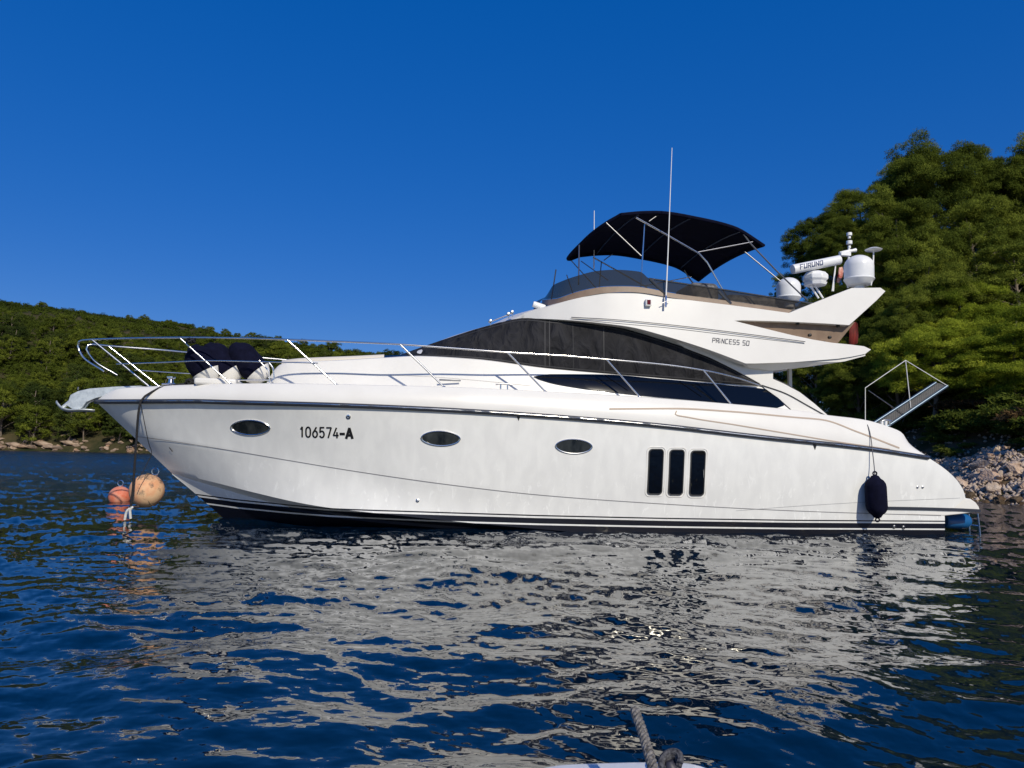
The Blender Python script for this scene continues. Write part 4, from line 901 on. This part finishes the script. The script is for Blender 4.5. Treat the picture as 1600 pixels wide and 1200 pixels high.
def puffs(rg, cs, rs, per, ln, wd, flat=.86, up=.3, sub=12):
    V_ = []; Tn = []
    if sub:                                # every bough carries smaller sprays
        c2 = []; r2 = []; t2 = []
        for c, r in zip(cs, rs):
            tb = rg.normal(.45, .2)
            for k in range(sub):
                d = rg.normal(size=3); d[2] = abs(d[2])*.9-.2; d /= np.linalg.norm(d); c2.append(np.asarray(c)+d*r*np.array([1, 1, flat])*rg.uniform(.45, 1.05)); r2.append(r*rg.uniform(.24, .46)); t2.append(tb+rg.normal()*.14)
        cs, rs = c2, r2; per = per*.85
    for c, r in zip(cs, rs):
        n = int(per*(r**2)); d = rg.normal(size=(n, 3)); d[:, 2] = np.abs(d[:, 2])*.9-.25*rg.random(n); d /= np.linalg.norm(d, axis=1)[:, None]
        lump = 1+.18*np.sin(d[:, 0]*5+c[0]*3)*np.sin(d[:, 1]*6+c[1])+.12*np.sin(d[:, 2]*9+c[2]*5)
        rad = r*lump*(rg.random(n)**.28); p = c+d*rad[:, None]*np.array([1, 1, flat])
        nr = d+rg.normal(size=(n, 3))*.45; nr /= np.linalg.norm(nr, axis=1)[:, None]; s = np.cross(nr, rg.normal(size=(n, 3))); s /= np.linalg.norm(s, axis=1)[:, None]
        g = np.cross(s, nr)+d*.5+np.array([0, 0, up]); g /= np.linalg.norm(g, axis=1)[:, None]; l = ln*(.6+.8*rg.random(n))[:, None]; w = wd*(.6+.8*rg.random(n))[:, None]
        V_.append(np.stack([p-s*w/2, p+s*w/2, p+g*l], 1).reshape(-1, 3)); tn = np.clip((t2[len(V_)-1] if sub else rg.normal(.45, .25))+rg.normal(size=n)*.12, 0, 1); Tn.append(np.repeat(tn, 3))
    V_ = np.concatenate(V_); return V_, np.concatenate(Tn)
def pine_proto(seed, H=10.0, Rc=3.6, base=.25, npf=60, per=1500, ln=.14, wd=.042, spread=1.0, needm=NEED):
    rg = np.random.default_rng(seed); lean = rg.normal(size=2)*.05*H
    tp = lambda t: np.array([lean[0]*t+.25*math.sin(t*5+seed), lean[1]*t+.2*math.sin(t*4+seed*2), H*.93*t])
    cs = []; rs = []
    for k in range(npf):
        t = base+(1-base)*rg.random()**.8*.97; tt = (t-base)/(1-base); env = Rc*math.sqrt(max(.05, 1-((tt-.38)/.66)**2))*.88; a = rg.random()*2*math.pi; q = env*(.45+.55*rg.random()**.35)*spread
        c = tp(t)+np.array([math.cos(a)*q, math.sin(a)*q, rg.normal()*.25+H*.02]); cs.append(c); rs.append((.75+.75*rg.random())*Rc/3.6)
    cs.append(tp(1)); rs.append(.7)
    V_, T_ = puffs(rg, cs, rs, per, ln, wd); crown = fast_mesh('pine_crown', V_, np.arange(len(V_)).reshape(-1, 3), [needm], attr=T_)
    mb = MB(); mb.tube([tp(t)-np.array([0, 0, .6 if t == 0 else 0]) for t in np.linspace(0, 1, 9)], [H*.022*(1-.85*t)+.02 for t in np.linspace(0, 1, 9)], 8)
    for c in cs[::2]:
        t0 = max(base*.7, (c[2]-Rc*.25-rg.random()*.8)/(H*.93)); p0 = tp(min(t0, .95)); mid = p0*.5+c*.5+np.array([0, 0, .15]); mb.tube([p0, mid, c], [.05*H/10, .035*H/10, .012], 5, cap=False)
    me = bpy.data.meshes.new('pine_trunk'); me.from_pydata(mb.v, [], mb.f); me.materials.append(BARK); me.polygons.foreach_set('use_smooth', [True]*len(mb.f)); return crown, me, H
def place(name, crown, trunk, x, y, z, s, rz, label, cat, group, sz=None, cn='crown', tn='trunk', tilt=0):
    r = thing(name, label, cat, (x, y, z), group); r.rotation_euler = (tilt, 0, rz); r.scale = (s, s, sz or s)
    o = bpy.data.objects.new(cn, crown); COL.objects.link(o); o.parent = r
    if trunk is not None:
        o = bpy.data.objects.new(tn, trunk); COL.objects.link(o); o.parent = r
    return r
PRC = [3.7, 4.3, 3.2, 4.6, 3.9]
PP = [pine_proto(21, Rc=3.7), pine_proto(22, Rc=4.3, base=.15, npf=72), pine_proto(23, Rc=3.2, base=.12), pine_proto(24, Rc=4.6, base=.42, npf=52), pine_proto(25, Rc=3.9, base=.12, npf=70)]
# (u, depth, v of the top, crown half width in px, prototype, what singles it out)
TR = [(1228, 50, 428, 30, 2, 'small pine at the left end of the near wood behind the bimini tubes'),
      (1274, 50, 338, 44, 4, 'narrow pine rising at the left of the radar scanner'),
      (1345, 51, 292, 62, 1, 'tall pine with stepped crown rising above the big radome'),
      (1472, 50, 226, 88, 1, 'tallest broad domed pine on the near wood skyline'),
      (1592, 51, 238, 78, 4, 'tall pine directly right of the tallest domed crown'),
      (1700, 50, 240, 90, 3, None), (1790, 46, 250, 90, 0, None),
      (1402, 46, 318, 82, 4, 'broad dark pine to the right of the disc shaped antenna'),
      (1538, 46, 322, 86, 0, 'dense pine in the middle of the right side of the wood'),
      (1650, 45, 350, 84, 1, None),
      (1318, 45, 415, 58, 4, 'dark pine right behind the tip of the upper radar wing'),
      (1450, 42.5, 410, 78, 1, 'dark spreading pine in the middle of the wood, below the broad dark one'),
      (1590, 41.5, 385, 84, 2, 'dense pine cut by the right picture edge at mid height'),
      (1275, 44, 500, 52, 4, 'low dark pine behind the flybridge overhang'),
      (1345, 41, 545, 55, 1, 'low dark pine right behind the lower flybridge wing tip'),
      (1452, 38, 505, 92, 3, 'bright green spreading pine above the raised gangway'),
      (1568, 36.5, 488, 96, 1, 'bright green low pine with bare trunk by the right picture edge'),
      (1680, 36, 470, 90, 0, None),
      (1232, 46, 560, 50, 4, 'low dark pine seen through the cockpit opening under the overhang'),
      (1400, 40, 470, 62, 4, 'dark pine filling the gap left of the bright spreading pine'),
      (1505, 41, 450, 70, 0, 'mid green pine between the two bright green pines'),
      (1410, 52, 255, 60, 0, 'pine on the skyline left of the tallest domed crown'),
      (1535, 53, 250, 55, 4, 'pine on the skyline between the two highest crowns'),
      (1310, 47, 350, 48, 1, 'pine filling the skyline between the narrow and the stepped pines')]
for k_, (u, Yd, vt, hw, pi_, lb) in enumerate(TR):
    top_ = wat(u, vt, Yd); zb = float(hz(top_.x, Yd)); H = top_.z-zb+.25; cr_, tk_, H0 = PP[pi_]; s = hw/1200*Yd/PRC[pi_]*1.0
    ro_ = place('pine_tree', cr_, tk_, top_.x, Yd, zb-.3, s, k_*1.7, lb or 'pine standing in the wood beyond the right picture edge', 'tree', 'pines of the near wood', s)
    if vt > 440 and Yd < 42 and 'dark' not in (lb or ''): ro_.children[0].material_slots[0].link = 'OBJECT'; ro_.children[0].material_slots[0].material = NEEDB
    # the crown keeps its own shape; a taller tree gets a longer trunk
    zs = min(H/H0/s, 1.12); ro_.children[0].scale.z = zs; ro_.children[0].location.z = H/s-H0*zs; ro_.children[1].scale.z = H/H0/s
rg = np.random.default_rng(5); n_ = 0
while n_ < 60:
    x = rg.uniform(17, 70); y = rg.uniform(51, 82); d = float(shore_d(x, y)); u = 800+x/y*1200
    if d < 6 or u < 1285 or u > 1900: continue
    z = float(hz(x, y)); hmax = CAMZ+(721-np.interp(u, [1275, 1320, 1400, 1440, 1700], [380, 330, 320, 265, 265]))/1200*y-z; H = min(rg.uniform(7, 11), hmax)
    if H < 4: n_ += 1; continue
    cr_, tk_, H0 = PP[int(rg.integers(5))]; place('pine_tree', cr_, tk_, x, y, z, H/H0*1.1, rg.uniform(0, 6), 'pine filling the back of the near wood behind the front row', 'tree', 'pines of the near wood', H/H0); n_ += 1
# shrubs on the slope
def shrub_proto(seed, m=SHRB):
    rg = np.random.default_rng(seed); cs = [np.array([rg.normal()*.45, rg.normal()*.45, .25+.55*rg.random()]) for _ in range(14)]; rs = [.28+.25*rg.random() for _ in cs]
    V_, T_ = puffs(rg, cs, rs, 1900, .11, .05, .8, .3); return fast_mesh('shrub_leaves', V_, np.arange(len(V_)).reshape(-1, 3), [m], attr=T_)
DRYS = leafmat('dry_shrub', (.06, .035, .018), (.12, .075, .035), (.20, .13, .06))
SP = [shrub_proto(s) for s in (31, 32, 33, 34)]; SD = [shrub_proto(35, DRYS)]; n_ = 0; rg = np.random.default_rng(8)
while n_ < 165:
    y = rg.uniform(24, 50); u = rg.uniform(1205, 1700); x = (u-800)/1200*y; d = float(shore_d(x, y))
    if d < 2.3 or (d < 4.2 and rg.random() < .55): continue
    z = float(hz(x, y)); dry = rg.random() < .16; o = link('shrub', SD[0] if dry else SP[int(rg.integers(4))]); s = rg.uniform(.35, .9) if rg.random() < .55 else rg.uniform(.9, 1.7); o.location = (x, y, z-.1); o.scale = (s*1.2, s*1.2, s*.85); o.rotation_euler = (0, 0, rg.uniform(0, 6))
    if dry: tag(o, 'dry brown shrub among the green ones on the stony slope', 'shrub', 'dry shrubs on the near slope')
    else: tag(o, 'low green maquis shrub on the stony slope under the near pines', 'shrub', 'shrubs on the near slope')
    n_ += 1
# rocks
def rock_proto(seed, m):
    rg = np.random.default_rng(seed); import bmesh
    bm = bmesh.new(); bmesh.ops.create_icosphere(bm, subdivisions=3, radius=1)
    pl_ = [(Vector(rg.normal(size=3)).normalized(), rg.uniform(.5, .85)) for _ in range(13)]
    for v in bm.verts:
        for n_, d_ in pl_:
            t = v.co.dot(n_)
            if t > d_: v.co -= n_*(t-d_)
        v.co *= 1+.03*math.sin(v.co.x*9+seed)+.02*math.sin(v.co.y*13)
    me = bpy.data.meshes.new('rock'); bm.to_mesh(me); bm.free(); me.materials.append(m); return me
def rockmat(name, c1, c2):
    m = noisecol(mat(name, rough=.9, spec=.2), c1, c2, 1.3, bump=.7, bscale=5, bdist=.1, detail=10); b = m.node_tree.nodes['Principled BSDF']; src = b.inputs['Base Color'].links[0].from_socket
    oi = N(m, 'ObjectInfo'); cr = N(m, 'ValToRGB'); cr.color_ramp.elements[0].color = (.78, .75, .72, 1); cr.color_ramp.elements[1].color = (1, .82, .68, 1); e = cr.color_ramp.elements.new(.6); e.color = (1, .97, .93, 1)
    mx = N(m, 'MixRGB', blend_type='MULTIPLY'); mx.inputs['Fac'].default_value = 1; L(m, oi.outputs['Random'], cr.inputs[0]); L(m, src, mx.inputs['Color1']); L(m, cr.outputs[0], mx.inputs['Color2']); L(m, mx.outputs[0], b.inputs['Base Color']); return m
RK = rockmat('limestone', (.38, .29, .22), (.66, .56, .47)); RKW = rockmat('wet_rock', (.07, .05, .03), (.16, .12, .08)); RP = [rock_proto(s, RK) for s in range(41, 47)]; RPW = [rock_proto(s, RKW) for s in (51, 52, 53)]
rg = np.random.default_rng(12); n_ = 0
while n_ < 225:
    y = rg.uniform(21, 40); u = rg.uniform(1462, 1720); x = (u-800)/1200*y; d = float(shore_d(x, y))
    if d < -.5 or d > 3.1 or (d > 2.0 and rg.random() < .6): continue
    wet = d < .25; s = rg.uniform(.09, .31)*(1.3 if rg.random() < .2 else .75); z = float(hz(x, y)); o = link('rock', (RPW if wet else RP)[int(rg.integers(3 if wet else 6))])
    o.location = (x, y, max(z, -.05)+s*.15); o.scale = (s*rg.uniform(.9, 1.6), s*rg.uniform(.8, 1.2), s*rg.uniform(.55, .9)); o.rotation_euler = (rg.normal()*.4, rg.normal()*.4, rg.uniform(0, 6))
    if wet: tag(o, 'dark wet boulder at the waterline of the near shore', 'rock', 'wet boulders at the near waterline')
    else: tag(o, 'pale limestone boulder heaped on the near shore', 'rock', 'pale boulders of the near shore')
    n_ += 1
V_ = []; F_ = []; k = 0; rg = np.random.default_rng(13)
while k < 5200:
    y = rg.uniform(21, 44); u = rg.uniform(1400, 1760); x = (u-800)/1200*y; d = float(shore_d(x, y))
    if d < -.3 or d > 7: continue
    if d > 2.6 and rg.random() < .9: continue
    s = rg.uniform(.03, .11)*(1.3 if rg.random() < .1 else 1); c = np.array([x, y, float(hz(x, y))+s*.3]); o6 = np.array([(1, 0, 0), (-1, 0, 0), (0, 1, 0), (0, -1, 0), (0, 0, .8), (0, 0, -.8)])*s*(.7+.6*rg.random((6, 1))); V_.append(c+o6)
    F_.append(np.array([(0, 2, 4), (2, 1, 4), (1, 3, 4), (3, 0, 4), (2, 0, 5), (1, 2, 5), (3, 1, 5), (0, 3, 5)])+6*k); k += 1
o = link('gravel', fast_mesh('gravel', np.concatenate(V_), np.concatenate(F_), [RK])); tag(o, 'loose pale stones scattered between the boulders of the near shore', None, kind='stuff')

# far hill: individual trees in front and on the ridge, the rest one far wood
FDARK = leafmat('far_foliage_dark', (.02, .032, .010), (.05, .07, .016), (.11, .135, .028), .15)
def far_proto(seed, H=8, Rc=3.2):
    return pine_proto(seed, H, Rc, .18, 26, 85, .5, .24, 1.0, FNEED)
FP = [far_proto(s, rc_, ) if False else pine_proto(s, 8, rc_, .16, 40, 170, .28, .13, 1.0, FNEED) for s, rc_ in ((61, 3.0), (62, 3.6), (63, 3.3), (64, 3.9))]
rg = np.random.default_rng(21); n_ = 0
while n_ < 225:
    u = rg.uniform(-60, 640); y = 168+70*rg.random()**1.5; x = (u-800)/1200*y; d = float(y-far_shore(x))
    if d < 1.4: continue
    cr_, tk_, H0 = FP[int(rg.integers(4))]; s = rg.uniform(.7, 1.2)*(1.15 if d < 14 else 1); place('far_pine', cr_, tk_, x, y, float(fz(x, y))-.3, s, rg.uniform(0, 6), 'pine in the wood on the lower slope of the far hill', 'tree', 'pines on the lower far slope'); n_ += 1
    if rg.random() < (.65 if d < 16 else .25): q_ = COL.objects[-2]; q_.material_slots[0].link = 'OBJECT'; q_.material_slots[0].material = FDARK
for u in list(rg.uniform(0, 120, 6))+list(rg.uniform(180, 660, 34)):
    y = rg.uniform(288, 304); x = (u-800)/1200*y; cr_, tk_, H0 = FP[int(rg.integers(4))]; s = rg.uniform(.28, .55); place('far_pine', cr_, tk_, x, y, float(fz(x, y))-.22*8*s, s, rg.uniform(0, 6), 'small pine standing against the sky on the ridge of the far hill', 'tree', 'pines on the far ridge')
M_ = 9500; u = rg.uniform(-120, 1250, M_); y = rg.uniform(182, 318, M_); u = np.where(rg.random(M_) < .35, rg.uniform(-120, 680, M_), u); x = (u-800)/1200*y; z = fz(x, y)
rs = rg.uniform(.7, 2.1, M_)*(.6+.4*(vnoise(x, y, 18, 3) > -.1))*np.interp(y, [185, 225, 270], [1.1, .95, .8]); V_, T_ = [], []
hi_ = np.clip((y-185)/120, 0, 1)
Vw, Tw = puffs(rg, np.stack([x, y, z+.2], 1), rs, 60, .42, .26, .8, .35)
cntt = np.clip(.45+.35*vnoise(Vw[:, 0], Vw[:, 1], 22, 8)-.22*(np.clip((Vw[:, 1]-215)/60, 0, 1))+.5*(Tw-.45), 0, 1)
o = link('far_wood', fast_mesh('far_wood', Vw, np.arange(len(Vw)).reshape(-1, 3), [FNEED], attr=cntt)); tag(o, 'dense green scrub and wood covering the far hill', None, kind='stuff')
RKF = rockmat('far_limestone', (.24, .17, .12), (.42, .34, .27)); RPF = [rock_proto(s, RKF) for s in (71, 72, 73)]; n_ = 0
while n_ < 72:
    u = rg.uniform(-60, 330); y0 = 166; x = (u-800)/1200*y0; y = float(far_shore(x))+abs(rg.normal())*1.6; s = rg.uniform(.3, .8)*(1.6 if u < 60 and rg.random() < .5 else 1)
    o = link('rock', RPF[int(rg.integers(3))]); o.location = (x, y, float(fz(x, y))+s*.15); o.scale = (s*1.5, s, s*.7); o.rotation_euler = (rg.normal()*.3, rg.normal()*.3, rg.uniform(0, 6)); tag(o, 'pale rock on the far shore below the pines', 'rock', 'pale rocks of the far shore'); n_ += 1
for k_ in range(7):
    u = 4+k_*14; x = (u-800)/1200*166; y = float(far_shore(x))+rg.uniform(.5, 2.5); o = link('rock', RPF[k_ % 3]); s = rg.uniform(.8, 1.1); o.location = (x, y, float(fz(x, y))+.45); o.scale = (s*2.6, s*1.2, s*.7); o.rotation_euler = (0, .12, 0)
    tag(o, 'long pale ledge of rock at the left end of the far shore', 'rock', 'pale ledges of the far shore')
# bright green dinghy drawn up on the far shore
c = wz(207, 706.0, .15); m_ = MB(); A_ = []
for t in np.linspace(-1, 1, 9):
    w_ = .75*math.sqrt(max(0, 1-t*t*.96)); A_.append([(t*2.0, -w_, .55+.15*t*t), (t*1.9, -w_*.8, .12), (t*1.85, 0, 0), (t*1.9, w_*.8, .12), (t*2.0, w_, .55+.15*t*t)])
m_.grid(np.array(A_)); c_g = mat('green_hull', (.05, .5, .1), .5); o = m_.build('rowing_boat', c_g); o.location = c; o.modifiers.new('s', 'SOLIDIFY').thickness = .06; tag(o, 'tiny bright green boat lying at the far shore left of the bow', 'boat')

# ================================================================== FOREGROUND: the bow we stand on
W_ = mat('own_deck_white', (.78, .79, .80), .35, coat=.3); P_ = []
fb = thing('own_boat_bow', 'white bow edge of the small boat below the camera with a dark fairlead', 'boat', (0, 0, 0))
prof = [(840, 1204), (880, 1197), (940, 1194.5), (1000, 1193), (1060, 1193), (1090, 1197), (1115, 1206)]
cc = [wat(u, v, 1.45) for u, v in prof]; cc = curve3(cc, 30); rws = []
for a in np.linspace(-90, 90, 9): r = cc.copy(); r[:, 1] += .03*math.cos(R(a)); r[:, 2] += -.03+.03*math.sin(R(a)); rws.append(r)
r = cc.copy(); r[:, 1] -= .5; r[:, 2] += -.02; rws.append(r)
MB().grid(np.array(rws)).build('deck_edge', W_, fb, smooth=60)
hb_ = [r_.copy() for r_ in (cc, cc)]; hb_[0][:, 2] -= .05; hb_[1][:, 2] -= .62; hb_[1][:, 1] -= .25; hb_[1][:, 0] = hb_[1][:, 0]*.8+.05
MB().grid(np.array(hb_)).build('bow_side', W_, fb)
c = wat(1047, 1196, 1.40); m_ = MB(); m_.lathe([(.014, -.07), (.017, -.03), (.014, .0), (.006, .008)], c, 20, (-.25, 0, 1)); m_.build('fairlead', mat('fairlead_dark', (.03, .03, .045), .5), fb)
DR = noisecol(mat('dark_braid', rough=.9), (.015, .015, .02), (.10, .10, .11), 220, bump=.5, bdist=.002); mm = MB()
for k_ in range(3): mm.tube([c+Vector(((.013+.002*k_)*math.cos(a), .012*math.sin(a)-.003*k_, -.006+.008*k_+.012*math.sin(a+.6))) for a in np.linspace(-.6, math.pi+.6, 16)], .006, 7)
tag(mm.build('rope_turn', DR), 'dark rope turned round the fairlead at the bottom of the view', 'rope')
p0, p1, p2 = wat(991, 1107, 1.36), wat(1006, 1150, 1.30), wat(1024, 1212, 1.22); C_ = curve3([p0, p1, p2], 60); mm = MB()
for s in range(4):
    Q = []
    for i_, p in enumerate(C_):
        t = Vector(C_[min(i_+1, 59)]-C_[max(i_-1, 0)]).normalized(); a = t.orthogonal().normalized(); b = t.cross(a); an = i_*.42+s*math.pi/2; Q.append(Vector(p)+(a*math.cos(an)+b*math.sin(an))*.0046)
    mm.tube(Q, [.0042*min(1, .5+k_*.2) for k_ in range(60)], 7)
o = mm.build('braided_rope', noisecol(mat('braided_grey', rough=.8), (.05, .045, .04), (.26, .24, .22), 160, bump=.5, bdist=.002)); tag(o, 'grey braided rope rising from the bow edge at the bottom of the view', 'rope')
print('objects', len(bpy.data.objects))
